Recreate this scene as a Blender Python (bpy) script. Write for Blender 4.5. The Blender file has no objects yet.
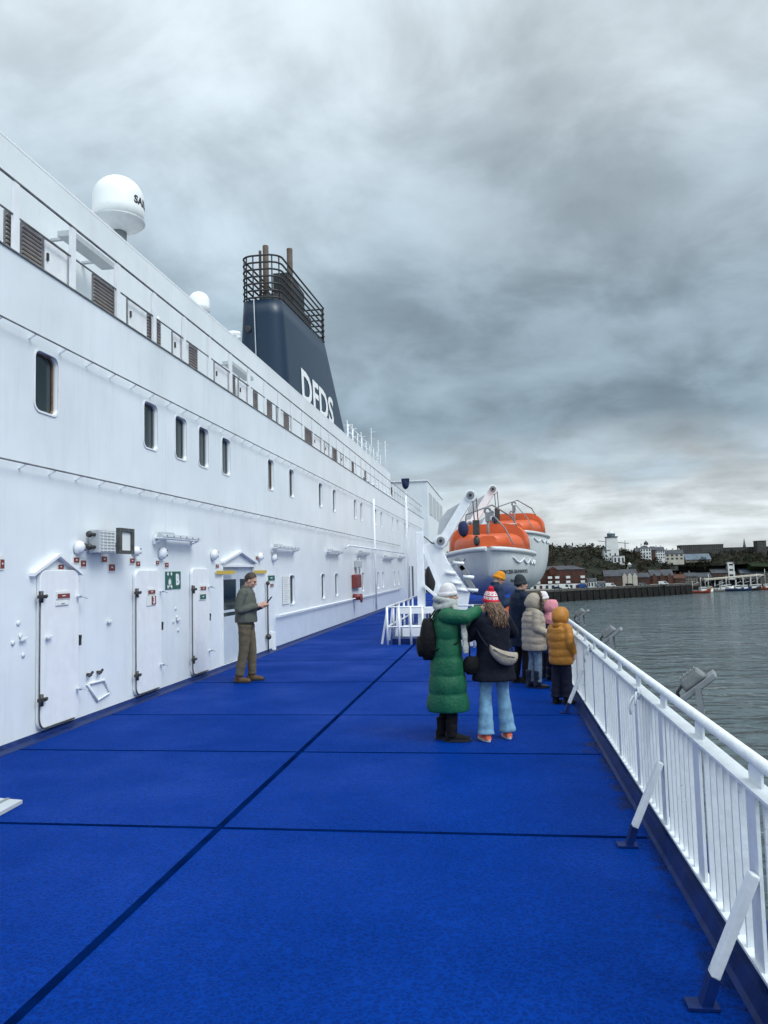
import bpy, bmesh, math, random
from mathutils import Vector, Matrix, noise
random.seed(7)
SC = bpy.context.scene
COL = SC.collection
PI = math.pi
V = Vector
# ------------------------------------------------------------------ camera
FPX = 770.0
YAW = math.radians(8.22); PITCH = math.radians(4.30); ROLL = 0.026
CAM = V((0, 0, 1.9))
F_ = V((-math.sin(YAW) * math.cos(PITCH), math.cos(YAW) * math.cos(PITCH), math.sin(PITCH)))
R0 = V((math.cos(YAW), math.sin(YAW), 0)); U0 = R0.cross(F_)
R_ = R0 * math.cos(ROLL) - U0 * math.sin(ROLL)
U_ = U0 * math.cos(ROLL) + R0 * math.sin(ROLL)
cd = bpy.data.cameras.new('camera'); cam = bpy.data.objects.new('camera', cd); COL.objects.link(cam)
cam.matrix_world = Matrix(((R_.x, U_.x, -F_.x, 0), (R_.y, U_.y, -F_.y, 0), (R_.z, U_.z, -F_.z, 1.9), (0, 0, 0, 1)))
cd.sensor_fit = 'VERTICAL'; cd.sensor_height = 36; cd.lens = 36 * FPX / 1024
cd.clip_start = 0.05; cd.clip_end = 20000
SC.camera = cam

def ray(px, py): return (F_ * FPX + R_ * (px - 384) + U_ * (512 - py)).normalized()
def onX(px, py, X):
    d = ray(px, py); return CAM + d * ((X - CAM.x) / d.x)
def onY(px, py, Y):
    d = ray(px, py); return CAM + d * ((Y - CAM.y) / d.y)
def onZ(px, py, Z=0.0):
    d = ray(px, py); return CAM + d * ((Z - CAM.z) / d.z)

# ------------------------------------------------------------------ materials
def nd(t, typ, **kw):
    n = t.nodes.new(typ)
    for k, v in kw.items(): setattr(n, k, v)
    return n
def mat(name, col, rough=0.5, metal=0.0, var=0.0, vscale=3.0, bump=0.0, bscale=30.0, streak=0.0, dirt=(0.25, 0.2, 0.15), spec=0.5, coat=0.0, bdist=0.02, obj=False, chips=0.0):
    m = bpy.data.materials.new(name); m.use_nodes = True
    t = m.node_tree; L = t.links
    b = t.nodes['Principled BSDF']
    b.inputs['Base Color'].default_value = (*col, 1); b.inputs['Roughness'].default_value = rough
    b.inputs['Metallic'].default_value = metal; b.inputs['Specular IOR Level'].default_value = spec
    b.inputs['Coat Weight'].default_value = coat
    if obj: pos = nd(t, 'ShaderNodeTexCoord').outputs['Object']
    else: pos = nd(t, 'ShaderNodeNewGeometry').outputs['Position']
    cur = None
    if var > 0:
        n = nd(t, 'ShaderNodeTexNoise'); n.inputs['Scale'].default_value = vscale; n.inputs['Detail'].default_value = 5
        L.new(pos, n.inputs['Vector'])
        mr = nd(t, 'ShaderNodeMapRange'); mr.inputs[1].default_value = 0.3; mr.inputs[2].default_value = 0.7
        mr.inputs[3].default_value = 1 - var; mr.inputs[4].default_value = 1 + var
        L.new(n.outputs['Fac'], mr.inputs[0])
        mx = nd(t, 'ShaderNodeVectorMath', operation='SCALE'); mx.inputs[0].default_value = col
        L.new(mr.outputs[0], mx.inputs['Scale']); cur = mx.outputs[0]
    if streak > 0:
        mp = nd(t, 'ShaderNodeMapping'); mp.inputs['Scale'].default_value = (4, 4, 0.5); L.new(pos, mp.inputs[0])
        n = nd(t, 'ShaderNodeTexNoise'); n.inputs['Scale'].default_value = 1.6; n.inputs['Detail'].default_value = 7; n.inputs['Roughness'].default_value = .65
        L.new(mp.outputs[0], n.inputs['Vector'])
        mr = nd(t, 'ShaderNodeMapRange'); mr.inputs[1].default_value = 0.50; mr.inputs[2].default_value = 0.74; mr.inputs[3].default_value = 0; mr.inputs[4].default_value = streak
        L.new(n.outputs['Fac'], mr.inputs[0])
        mx = nd(t, 'ShaderNodeMix', data_type='RGBA'); L.new(mr.outputs[0], mx.inputs[0])
        if cur: L.new(cur, mx.inputs[6])
        else: mx.inputs[6].default_value = (*col, 1)
        mx.inputs[7].default_value = (*dirt, 1); cur = mx.outputs[2]
    if chips > 0:
        n = nd(t, 'ShaderNodeTexNoise'); n.inputs['Scale'].default_value = 16; n.inputs['Detail'].default_value = 6; n.inputs['Roughness'].default_value = .7; L.new(pos, n.inputs['Vector'])
        mr = nd(t, 'ShaderNodeMapRange'); mr.inputs[1].default_value = .655; mr.inputs[2].default_value = .69; mr.inputs[4].default_value = chips; L.new(n.outputs['Fac'], mr.inputs[0])
        mx = nd(t, 'ShaderNodeMix', data_type='RGBA'); L.new(mr.outputs[0], mx.inputs[0]); mx.inputs[7].default_value = (.16, .10, .065, 1)
        if cur: L.new(cur, mx.inputs[6])
        else: mx.inputs[6].default_value = (*col, 1)
        cur = mx.outputs[2]
    if cur: L.new(cur, b.inputs['Base Color'])
    if bump > 0:
        n = nd(t, 'ShaderNodeTexNoise'); n.inputs['Scale'].default_value = bscale; n.inputs['Detail'].default_value = 4
        L.new(pos, n.inputs['Vector'])
        bp = nd(t, 'ShaderNodeBump'); bp.inputs['Strength'].default_value = bump; bp.inputs['Distance'].default_value = bdist
        L.new(n.outputs['Fac'], bp.inputs['Height']); L.new(bp.outputs[0], b.inputs['Normal'])
    return m
M = {}
# ship wall paint: white, plate unevenness, fine chips
M['hullwhite'] = mat('white_ship_paint', (.74, .785, .815), .36, var=.06, vscale=.8, bump=.42, bscale=1.0, streak=.15, dirt=(.42, .40, .37), bdist=.05)
M['white'] = mat('white_gloss_paint', (.80, .82, .84), .35, var=.04, vscale=6, bump=.12, bscale=14, streak=.14, dirt=(.4, .34, .28), bdist=.01)
M['whitechip'] = mat('chipped_white_paint', (.69, .73, .755), .42, var=.07, vscale=9, bump=.45, bscale=30, streak=.22, dirt=(.36, .32, .28), bdist=.008, chips=.75)
M['plainwhite'] = mat('plain_white', (.80, .82, .84), .4, var=.03, vscale=2)
M['seal'] = mat('dirty_rubber_seal', (.07, .075, .07), .7, var=.4, vscale=14)
M['darkmetal'] = mat('dark_greasy_metal', (.06, .058, .055), .45, metal=.5, var=.4, vscale=30)
M['greymetal'] = mat('grey_painted_metal', (.20, .215, .23), .45, var=.12, vscale=12)
M['palegrey'] = mat('pale_grey_paint', (.45, .48, .50), .45, var=.06, vscale=8)
M['railgrey'] = mat('weathered_dark_rail', (.15, .155, .16), .55, var=.4, vscale=6)
M['rust'] = mat('rust_brown', (.23, .13, .08), .7, var=.3, vscale=20)
M['black'] = mat('black_rubber', (.012, .012, .013), .5, var=.2, vscale=12)
M['glass'] = mat('dark_cabin_glass', (.010, .022, .026), .06, spec=.6, var=.3, vscale=1.2)
M['greyglass'] = mat('grey_glass', (.03, .04, .045), .08, spec=.6)
M['red'] = mat('red_sign_paint', (.20, .036, .030), .45, var=.12, vscale=40)
M['green'] = mat('green_sign_paint', (.006, .10, .07), .4, var=.06, vscale=20)
M['yellow'] = mat('yellow_strap', (.55, .38, .05), .6, var=.15, vscale=30)
M['signwhite'] = mat('sign_white', (.74, .76, .74), .5)
M['louvre'] = mat('louvre_brown_grey', (.50, .44, .41), .6, var=.15, vscale=8)
M['funnel'] = mat('funnel_blue_paint', (.004, .021, .050), .36, var=.08, vscale=.5, bump=.15, bscale=.9, bdist=.06)
M['funneldark'] = mat('funnel_ring_dark', (.016, .018, .022), .5)
M['pipe'] = mat('sooty_exhaust_pipe', (.065, .045, .033), .7, var=.5, vscale=2.0)
M['cream'] = mat('radome_white', (.80, .82, .82), .35, var=.02, vscale=1.0)
M['orange'] = mat('lifeboat_orange', (.62, .10, .022), .4, var=.10, vscale=1.5, streak=.15, dirt=(.3, .08, .04))
M['boatwhite'] = mat('lifeboat_white', (.56, .59, .60), .35, var=.06, vscale=1.2, streak=.25, dirt=(.30, .28, .25))
M['bluecloth'] = mat('blue_cloth', (.006, .016, .07), .8)
M['navysteel'] = mat('navy_deck_paint', (.002, .016, .10), .5, var=.35, vscale=7, bump=.3, bscale=25, bdist=.006, spec=.2, streak=.12, dirt=(.10,.13,.2))
M['text'] = mat('dark_lettering', (.03, .03, .035), .5)
M['lettering'] = mat('white_lettering', (.80, .81, .82), .45)
M['skin'] = mat('skin', (.50, .29, .21), .5, var=.06, vscale=30)
M['lip'] = mat('lips', (.36, .13, .11), .5)
M['eye'] = mat('eye_dark', (.03, .022, .018), .2)

# deck: non slip sheet, worm-like raised pattern
def deck_material():
    m = bpy.data.materials.new('blue_nonslip_deck'); m.use_nodes = True
    t = m.node_tree; L = t.links; b = t.nodes['Principled BSDF']
    g = nd(t, 'ShaderNodeNewGeometry')
    vor = nd(t, 'ShaderNodeTexVoronoi', feature='DISTANCE_TO_EDGE'); vor.inputs['Scale'].default_value = 34
    dn = nd(t, 'ShaderNodeTexNoise'); dn.inputs['Scale'].default_value = 22
    ad = nd(t, 'ShaderNodeVectorMath', operation='MULTIPLY_ADD'); ad.inputs[1].default_value = (.05, .05, .0)
    L.new(g.outputs['Position'], dn.inputs['Vector']); L.new(dn.outputs['Color'], ad.inputs[0]); L.new(g.outputs['Position'], ad.inputs[2])
    L.new(ad.outputs[0], vor.inputs['Vector'])
    mr = nd(t, 'ShaderNodeMapRange'); mr.inputs[1].default_value = .02; mr.inputs[2].default_value = .22; L.new(vor.outputs['Distance'], mr.inputs[0])
    n1 = nd(t, 'ShaderNodeTexNoise'); n1.inputs['Scale'].default_value = .55; n1.inputs['Detail'].default_value = 6; n1.inputs['Roughness'].default_value = .6
    L.new(g.outputs['Position'], n1.inputs['Vector'])
    n2 = nd(t, 'ShaderNodeTexNoise'); n2.inputs['Scale'].default_value = 60; n2.inputs['Detail'].default_value = 3
    L.new(g.outputs['Position'], n2.inputs['Vector'])
    r1 = nd(t, 'ShaderNodeMapRange'); r1.inputs[1].default_value = .3; r1.inputs[2].default_value = .7; r1.inputs[3].default_value = .84; r1.inputs[4].default_value = 1.16
    L.new(n1.outputs['Fac'], r1.inputs[0])
    r2 = nd(t, 'ShaderNodeMapRange'); r2.inputs[1].default_value = .3; r2.inputs[2].default_value = .7; r2.inputs[3].default_value = .92; r2.inputs[4].default_value = 1.08
    L.new(n2.outputs['Fac'], r2.inputs[0])
    r3 = nd(t, 'ShaderNodeMapRange'); r3.inputs[3].default_value = 1.34; r3.inputs[4].default_value = .88
    L.new(mr.outputs[0], r3.inputs[0])
    m1 = nd(t, 'ShaderNodeMath', operation='MULTIPLY'); L.new(r1.outputs[0], m1.inputs[0]); L.new(r2.outputs[0], m1.inputs[1])
    m2 = nd(t, 'ShaderNodeMath', operation='MULTIPLY'); L.new(m1.outputs[0], m2.inputs[0]); L.new(r3.outputs[0], m2.inputs[1])
    sc = nd(t, 'ShaderNodeVectorMath', operation='SCALE'); sc.inputs[0].default_value = DECKCOL
    L.new(m2.outputs[0], sc.inputs['Scale'])
    # pale scuffs
    n3 = nd(t, 'ShaderNodeTexNoise'); n3.inputs['Scale'].default_value = 5; n3.inputs['Detail'].default_value = 9; n3.inputs['Roughness'].default_value = .75
    L.new(g.outputs['Position'], n3.inputs['Vector'])
    r4 = nd(t, 'ShaderNodeMapRange'); r4.inputs[1].default_value = .70; r4.inputs[2].default_value = .80; r4.inputs[4].default_value = .09; L.new(n3.outputs['Fac'], r4.inputs[0])
    mx = nd(t, 'ShaderNodeMix', data_type='RGBA'); L.new(r4.outputs[0], mx.inputs[0]); L.new(sc.outputs[0], mx.inputs[6]); mx.inputs[7].default_value = (.12, .17, .33, 1)
    rr = nd(t, 'ShaderNodeMapRange'); rr.inputs[1].default_value = .35; rr.inputs[2].default_value = .7; rr.inputs[3].default_value = .68; rr.inputs[4].default_value = .42
    L.new(n1.outputs['Fac'], rr.inputs[0])
    sx_ = nd(t, 'ShaderNodeSeparateXYZ'); L.new(g.outputs['Position'], sx_.inputs[0])
    wn = nd(t, 'ShaderNodeTexNoise'); wn.inputs['Scale'].default_value = 3.2; wn.inputs['Detail'].default_value = 4; wn.inputs['Distortion'].default_value = .6; L.new(g.outputs['Position'], wn.inputs['Vector'])
    wx = nd(t, 'ShaderNodeMapRange'); wx.inputs[1].default_value = .70; wx.inputs[2].default_value = .98; wx.inputs[3].default_value = -.25; wx.inputs[4].default_value = .12; L.new(sx_.outputs[0], wx.inputs[0])
    wa_ = nd(t, 'ShaderNodeMath', operation='ADD'); L.new(wx.outputs[0], wa_.inputs[0]); L.new(wn.outputs['Fac'], wa_.inputs[1])
    wm_ = nd(t, 'ShaderNodeMapRange', interpolation_type='SMOOTHSTEP'); wm_.inputs[1].default_value = .50; wm_.inputs[2].default_value = .70; L.new(wa_.outputs[0], wm_.inputs[0])
    rm = nd(t, 'ShaderNodeMix'); L.new(wm_.outputs[0], rm.inputs[0]); L.new(rr.outputs[0], rm.inputs[2]); rm.inputs[3].default_value = .26; L.new(rm.outputs[0], b.inputs['Roughness'])
    cm_ = nd(t, 'ShaderNodeMix', data_type='RGBA'); L.new(wm_.outputs[0], cm_.inputs[0]); L.new(mx.outputs[2], cm_.inputs[6]); cm_.inputs[7].default_value = (.002, .014, .085, 1); L.new(cm_.outputs[2], b.inputs['Base Color'])
    b.inputs['Specular IOR Level'].default_value = .02
    bp = nd(t, 'ShaderNodeBump'); bp.inputs['Strength'].default_value = .55; bp.inputs['Distance'].default_value = .006; bp.invert = True
    L.new(mr.outputs[0], bp.inputs['Height'])
    L.new(bp.outputs[0], b.inputs['Normal'])
    return m
DECKCOL = (.0005, .0245, .182)
M['deck'] = deck_material()
def water_material():
    m = bpy.data.materials.new('grey_green_water'); m.use_nodes = True
    t = m.node_tree; L = t.links; b = t.nodes['Principled BSDF']
    g = nd(t, 'ShaderNodeNewGeometry')
    mp = nd(t, 'ShaderNodeMapping'); mp.inputs['Scale'].default_value = (.45, 1, 1); mp.inputs['Rotation'].default_value = (0, 0, .35); L.new(g.outputs['Position'], mp.inputs[0])
    a = nd(t, 'ShaderNodeTexNoise'); a.inputs['Scale'].default_value = .26; a.inputs['Detail'].default_value = 2.5; a.inputs['Roughness'].default_value = .5; a.inputs['Distortion'].default_value = .4; L.new(mp.outputs[0], a.inputs['Vector'])
    c = nd(t, 'ShaderNodeTexNoise'); c.inputs['Scale'].default_value = .025; c.inputs['Detail'].default_value = 4; c.inputs['Distortion'].default_value = 1.0; L.new(mp.outputs[0], c.inputs['Vector'])
    bp = nd(t, 'ShaderNodeBump'); bp.inputs['Distance'].default_value = 4.6
    rs = nd(t, 'ShaderNodeMapRange'); rs.inputs[1].default_value = .42; rs.inputs[2].default_value = .62; rs.inputs[3].default_value = 1.0; rs.inputs[4].default_value = .35; L.new(c.outputs['Fac'], rs.inputs[0])
    L.new(rs.outputs[0], bp.inputs['Strength']); L.new(a.outputs['Fac'], bp.inputs['Height']); L.new(bp.outputs[0], b.inputs['Normal'])
    # foam flecks
    f = nd(t, 'ShaderNodeTexNoise'); f.inputs['Scale'].default_value = .30; f.inputs['Detail'].default_value = 8; f.inputs['Roughness'].default_value = .7; L.new(mp.outputs[0], f.inputs['Vector'])
    rf = nd(t, 'ShaderNodeMapRange'); rf.inputs[1].default_value = .64; rf.inputs[2].default_value = .76; rf.inputs[4].default_value = .5; L.new(f.outputs['Fac'], rf.inputs[0])
    mu = nd(t, 'ShaderNodeMath', operation='MULTIPLY'); L.new(rf.outputs[0], mu.inputs[0]); 
    rc = nd(t, 'ShaderNodeMapRange'); rc.inputs[1].default_value = .45; rc.inputs[2].default_value = .65; rc.inputs[3].default_value = .25; rc.inputs[4].default_value = 1; L.new(c.outputs['Fac'], rc.inputs[0]); L.new(rc.outputs[0], mu.inputs[1])
    mx = nd(t, 'ShaderNodeMix', data_type='RGBA'); mx.inputs[6].default_value = (.062, .088, .094, 1); mx.inputs[7].default_value = (.6, .65, .65, 1); L.new(mu.outputs[0], mx.inputs[0])
    L.new(mx.outputs[2], b.inputs['Base Color'])
    b.inputs['Roughness'].default_value = .12; b.inputs['IOR'].default_value = 1.33
    return m
M['water'] = water_material()

# ------------------------------------------------------------------ mesh builder
ORG = {}
class MB:
    def __init__(s): s.v = []; s.f = []; s.sm = []; s.mi = []
    def add(s, vs, fs, smooth=False, mi=0):
        o = len(s.v); s.v += [V(p) for p in vs]
        for f in fs: s.f.append([i + o for i in f]); s.sm.append(smooth); s.mi.append(mi)
    def box(s, c, d, rot=None, mi=0):
        c = V(c); h = [x / 2 for x in d]; vs = []
        for x in (-1, 1):
            for y in (-1, 1):
                for z in (-1, 1):
                    p = V((x * h[0], y * h[1], z * h[2]))
                    if rot is not None: p = rot @ p
                    vs.append(c + p)
        s.add(vs, [(0, 1, 3, 2), (4, 6, 7, 5), (0, 4, 5, 1), (2, 3, 7, 6), (0, 2, 6, 4), (1, 5, 7, 3)], mi=mi)
        return s
    def bx(s, x0, x1, y0, y1, z0, z1, mi=0): return s.box(((x0 + x1) / 2, (y0 + y1) / 2, (z0 + z1) / 2), (abs(x1 - x0), abs(y1 - y0), abs(z1 - z0)), mi=mi)
    def bar(s, p0, p1, w, h, up=(0, 0, 1), mi=0):
        p0, p1 = V(p0), V(p1); d = p1 - p0; l = d.length; d.normalize(); up = V(up)
        a = d.cross(up)
        if a.length < 1e-4: a = d.cross(V((1, 0, 0)))
        a.normalize(); u = a.cross(d)
        return s.box((p0 + p1) / 2, (w, l, h), Matrix((a, d, u)).transposed(), mi)
    def tube(s, pts, r, n=8, closed=False, smooth=True, mi=0, flat=1.0):
        pts = [V(p) for p in pts]; N = len(pts); rr = r if isinstance(r, (list, tuple)) else [r] * N
        tg = []
        for i in range(N):
            a = pts[(i - 1) % N] if (closed or i > 0) else pts[i]; b = pts[(i + 1) % N] if (closed or i < N - 1) else pts[i]
            tg.append((b - a).normalized())
        up = V((0, 0, 1)) if abs(tg[0].z) < .9 else V((0, 1, 0))
        x = tg[0].cross(up).normalized(); rings = []
        for i in range(N):
            x = (x - tg[i] * x.dot(tg[i])).normalized(); y = tg[i].cross(x)
            rings.append([pts[i] + (x * math.cos(2 * PI * k / n) + y * flat * math.sin(2 * PI * k / n)) * rr[i] for k in range(n)])
        s.loft(rings, closed=closed, caps=not closed, smooth=smooth, mi=mi); return s
    def loft(s, rings, closed=False, caps=True, smooth=True, mi=0):
        n = len(rings[0]); vs = [p for r in rings for p in r]; fs = []; R = len(rings)
        for i in range(R if closed else R - 1):
            j = (i + 1) % R
            for k in range(n): fs.append((i * n + k, i * n + (k + 1) % n, j * n + (k + 1) % n, j * n + k))
        o = len(s.v); s.add(vs, fs, smooth, mi)
        if caps and not closed:
            s.f.append([o + k for k in range(n)][::-1]); s.sm.append(False); s.mi.append(mi)
            s.f.append([o + (R - 1) * n + k for k in range(n)]); s.sm.append(False); s.mi.append(mi)
        return s
    def lathe(s, prof, c=(0, 0, 0), axis=(0, 0, 1), n=20, mi=0, smooth=True):
        ax = V(axis).normalized(); q = ax.to_track_quat('Z', 'Y'); c = V(c)
        return s.loft([[c + q @ V((r * math.cos(2 * PI * k / n), r * math.sin(2 * PI * k / n), z)) for k in range(n)] for r, z in prof], smooth=smooth, mi=mi)
    def cyl(s, p0, p1, r, n=12, mi=0, smooth=True): return s.tube([p0, p1], r, n, mi=mi, smooth=smooth)
    def prism(s, poly, off, mi=0):
        off = V(off); n = len(poly); a = [V(p) for p in poly]; b = [p + off for p in a]
        s.add(a + b, [tuple(range(n))[::-1], tuple(range(n, 2 * n))] + [(k, (k + 1) % n, n + (k + 1) % n, n + k) for k in range(n)], mi=mi); return s
    def ell(s, c, r, n=16, m=10, rot=None, mi=0):
        c = V(c); r = r if isinstance(r, (tuple, list)) else (r, r, r); rings = []
        for i in range(m + 1):
            a = -PI / 2 + PI * i / m; a = max(-PI / 2 + .03, min(PI / 2 - .03, a)); ring = []
            for k in range(n):
                p = V((r[0] * math.cos(a) * math.cos(2 * PI * k / n), r[1] * math.cos(a) * math.sin(2 * PI * k / n), r[2] * math.sin(a)))
                if rot is not None: p = rot @ p
                ring.append(c + p)
            rings.append(ring)
        s.loft(rings, smooth=True, mi=mi); return s
    def mesh(s, name, org=V((0, 0, 0)), fix=True):
        me = bpy.data.meshes.new(name); me.from_pydata([tuple(p - org) for p in s.v], [], s.f)
        me.polygons.foreach_set('use_smooth', s.sm); me.polygons.foreach_set('material_index', s.mi)
        if fix:
            bm = bmesh.new(); bm.from_mesh(me); bmesh.ops.recalc_face_normals(bm, faces=bm.faces); bm.to_mesh(me); bm.free()
        return me
    def build(s, name, mats, parent=None, org=None, local=False, fix=True, bevel=0):
        if org is None: org = ORG.get(parent.name, V((0, 0, 0))) if (parent and not local) else V((0, 0, 0))
        me = s.mesh(name, V(org), fix)
        return link(name, me, mats, parent, org if parent is None else None, org, bevel)
def link(name, me, mats, parent=None, loc=None, org=V((0, 0, 0)), bevel=0):
    o = bpy.data.objects.new(name, me)
    for m in (mats if isinstance(mats, (list, tuple)) else [mats]): me.materials.append(m)
    COL.objects.link(o)
    if parent: o.parent = parent
    elif loc is not None: o.location = loc
    ORG[o.name] = V(org)
    if bevel:
        b = o.modifiers.new('bevel', 'BEVEL'); b.width = bevel; b.segments = 2; b.limit_method = 'ANGLE'
    return o
def tag(o, label=None, cat=None, group=None, kind=None):
    if label: o['label'] = label
    if cat: o['category'] = cat
    if group: o['group'] = group
    if kind: o['kind'] = kind
    return o
def thing(name, loc, label, cat, group=None, rz=0.0):
    o = bpy.data.objects.new(name, None); COL.objects.link(o); o.location = loc; o.rotation_euler.z = rz
    o.empty_display_size = .1; ORG[o.name] = V(loc); return tag(o, label, cat, group)
def textmesh(body, size, bold=0.0, extrude=.002, align='CENTER', spacing=1.0):
    c = bpy.data.curves.new('lettering', 'FONT'); c.body = body; c.size = size; c.extrude = extrude; c.offset = bold
    c.align_x = align; c.align_y = 'CENTER'; c.space_character = spacing; c.resolution_u = 3
    o = bpy.data.objects.new('lettering', c); COL.objects.link(o)
    bpy.context.view_layer.update(); dg = bpy.context.evaluated_depsgraph_get()
    me = bpy.data.meshes.new_from_object(o.evaluated_get(dg)); bpy.data.objects.remove(o); bpy.data.curves.remove(c)
    return me
def text(body, size, loc, xdir, ydir, m, parent=None, bold=0.0, extrude=.002, name='lettering', align='CENTER', sx=1.0):
    me = textmesh(body, size, bold, extrude, align); xd = V(xdir).normalized(); yd = V(ydir).normalized(); zd = xd.cross(yd)
    loc = V(loc); org = ORG.get(parent.name, V()) if parent else loc
    for v in me.vertices: v.co = loc + xd * v.co.x * sx + yd * v.co.y + zd * v.co.z - org
    return link(name, me, m, parent, loc if not parent else None, org)
def outline_plate(outer, holes, thick, tomap):
    """flat plate with real openings: 2D outlines -> filled, extruded mesh; tomap(u, v, w) -> world"""
    c = bpy.data.curves.new('plate', 'CURVE'); c.dimensions = '2D'; c.fill_mode = 'BOTH'; c.extrude = thick / 2
    for poly in [outer] + holes:
        sp = c.splines.new('POLY'); sp.points.add(len(poly) - 1)
        for q, (x, y) in zip(sp.points, poly): q.co = (x, y, 0, 1)
        sp.use_cyclic_u = True
    o = bpy.data.objects.new('plate', c); COL.objects.link(o); bpy.context.view_layer.update()
    dg = bpy.context.evaluated_depsgraph_get(); me = bpy.data.meshes.new_from_object(o.evaluated_get(dg))
    bpy.data.objects.remove(o); bpy.data.curves.remove(c)
    for v in me.vertices: v.co = tomap(v.co.x, v.co.y, v.co.z)
    bm = bmesh.new(); bm.from_mesh(me); bmesh.ops.remove_doubles(bm, verts=bm.verts, dist=1e-5); bmesh.ops.recalc_face_normals(bm, faces=bm.faces); bm.to_mesh(me); bm.free()
    return me
def rrect(u0, u1, v0, v1, r, n=5):
    out = []
    for cx, cy, a0 in ((u1 - r, v1 - r, 0), (u0 + r, v1 - r, 90), (u0 + r, v0 + r, 180), (u1 - r, v0 + r, 270)):
        for k in range(n + 1):
            a = math.radians(a0 + 90 * k / n); out.append((cx + r * math.cos(a), cy + r * math.sin(a)))
    return out

# ------------------------------------------------------------------ world, sun
def make_world():
    w = bpy.data.worlds.new('World'); SC.world = w; w.use_nodes = True
    t = w.node_tree; L = t.links; t.nodes.clear()
    out = nd(t, 'ShaderNodeOutputWorld'); bg = nd(t, 'ShaderNodeBackground'); bg.inputs[1].default_value = .1; L.new(bg.outputs[0], out.inputs[0])
    sky = nd(t, 'ShaderNodeTexSky', sky_type='NISHITA'); sky.sun_disc = False; sky.sun_elevation = SUN_EL; sky.sun_rotation = SUN_ROT
    tc = nd(t, 'ShaderNodeTexCoord'); sp = nd(t, 'ShaderNodeSeparateXYZ'); L.new(tc.outputs['Generated'], sp.inputs[0])
    def ma(op, a, b=None, clamp=False):
        n = nd(t, 'ShaderNodeMath', operation=op); n.use_clamp = clamp
        for i, q in enumerate((a, b)):
            if q is None: continue
            if isinstance(q, (int, float)): n.inputs[i].default_value = q
            else: L.new(q, n.inputs[i])
        return n.outputs[0]
    def rng(x, a, b, c, d, smooth=True):
        n = nd(t, 'ShaderNodeMapRange', interpolation_type='SMOOTHSTEP' if smooth else 'LINEAR'); L.new(x, n.inputs[0])
        for i, q in enumerate((a, b, c, d)): n.inputs[i + 1].default_value = q
        return n.outputs[0]
    X, Y, Z = sp.outputs
    zz = ma('MAXIMUM', Z, 0.0); den = ma('ADD', zz, .30)
    cb = nd(t, 'ShaderNodeCombineXYZ'); L.new(ma('DIVIDE', X, den), cb.inputs[0]); L.new(ma('DIVIDE', Y, den), cb.inputs[1])
    def nz(scale, detail, rough, dist, off, vec=None):
        mp = nd(t, 'ShaderNodeMapping'); mp.inputs['Location'].default_value = off; L.new(vec or cb.outputs[0], mp.inputs[0])
        n = nd(t, 'ShaderNodeTexNoise'); n.inputs['Scale'].default_value = scale; n.inputs['Detail'].default_value = detail; n.inputs['Roughness'].default_value = rough; n.inputs['Distortion'].default_value = dist
        L.new(mp.outputs[0], n.inputs['Vector']); return n.outputs['Fac']
    big = nz(1.35, 4, .5, .6, (3.1, 1.2, 0)); med = nz(3.3, 8, .55, .35, (7.3, 2.2, 1)); wisp = nz(8.0, 8, .55, .3, (1.3, 9.2, 4))
    # elevation bands of the cloud deck (sin of elevation), edges broken by the noise
    zw = ma('ADD', Z, ma('MULTIPLY', ma('SUBTRACT', big, .5), .20)); zw = ma('ADD', zw, ma('MULTIPLY', ma('SUBTRACT', med, .5), .10))
    rp = nd(t, 'ShaderNodeValToRGB'); L.new(zw, rp.inputs[0]); cr = rp.color_ramp; cr.interpolation = 'EASE'
    stops = SKY_STOPS
    while len(cr.elements) < len(stops): cr.elements.new(.5)
    for e, (p, c) in zip(cr.elements, stops): e.position = p; e.color = (*c, 1)
    # cloud relief
    rel = ma('ADD', ma('MULTIPLY', ma('SUBTRACT', med, .5), 1.1), ma('MULTIPLY', ma('SUBTRACT', wisp, .5), .40))
    rel = ma('ADD', rel, ma('MULTIPLY', ma('SUBTRACT', big, .5), .7)); rel = ma('ADD', ma('MULTIPLY', rel, .75), ma('MULTIPLY', ma('SUBTRACT', rng(med, .40, .62, 0, 1), .5), .15))
    # bright patch upper left of the photograph, thin cloud
    dt = nd(t, 'ShaderNodeVectorMath', operation='DOT_PRODUCT'); L.new(tc.outputs['Generated'], dt.inputs[0]); dt.inputs[1].default_value = ray(130, 60)
    rel = ma('ADD', rel, rng(dt.outputs['Value'], .88, 1.0, 0, .26))
    dt2 = nd(t, 'ShaderNodeVectorMath', operation='DOT_PRODUCT'); L.new(tc.outputs['Generated'], dt2.inputs[0]); dt2.inputs[1].default_value = ray(640, 400)
    rel = ma('SUBTRACT', rel, rng(dt2.outputs['Value'], .93, 1.0, 0, .10))
    gain = ma('ADD', rel, 1.0); gain = ma('MAXIMUM', gain, .45)
    # gain added to the unseen sky astern and toward the sun, to brighten the wall
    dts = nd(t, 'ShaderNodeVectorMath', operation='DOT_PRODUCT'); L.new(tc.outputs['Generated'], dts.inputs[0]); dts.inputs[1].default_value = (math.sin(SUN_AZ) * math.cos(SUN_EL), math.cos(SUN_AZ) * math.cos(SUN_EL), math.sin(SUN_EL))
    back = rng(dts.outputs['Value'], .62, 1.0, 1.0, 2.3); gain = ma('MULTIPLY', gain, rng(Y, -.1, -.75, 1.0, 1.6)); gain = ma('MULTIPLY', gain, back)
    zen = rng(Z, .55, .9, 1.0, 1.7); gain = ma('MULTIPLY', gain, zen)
    # stripes close to the horizon
    cs = nd(t, 'ShaderNodeCombineXYZ'); L.new(ma('MULTIPLY', X, 2.2), cs.inputs[0]); L.new(ma('MULTIPLY', Y, 2.2), cs.inputs[1]); L.new(ma('MULTIPLY', Z, 26.0), cs.inputs[2])
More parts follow.
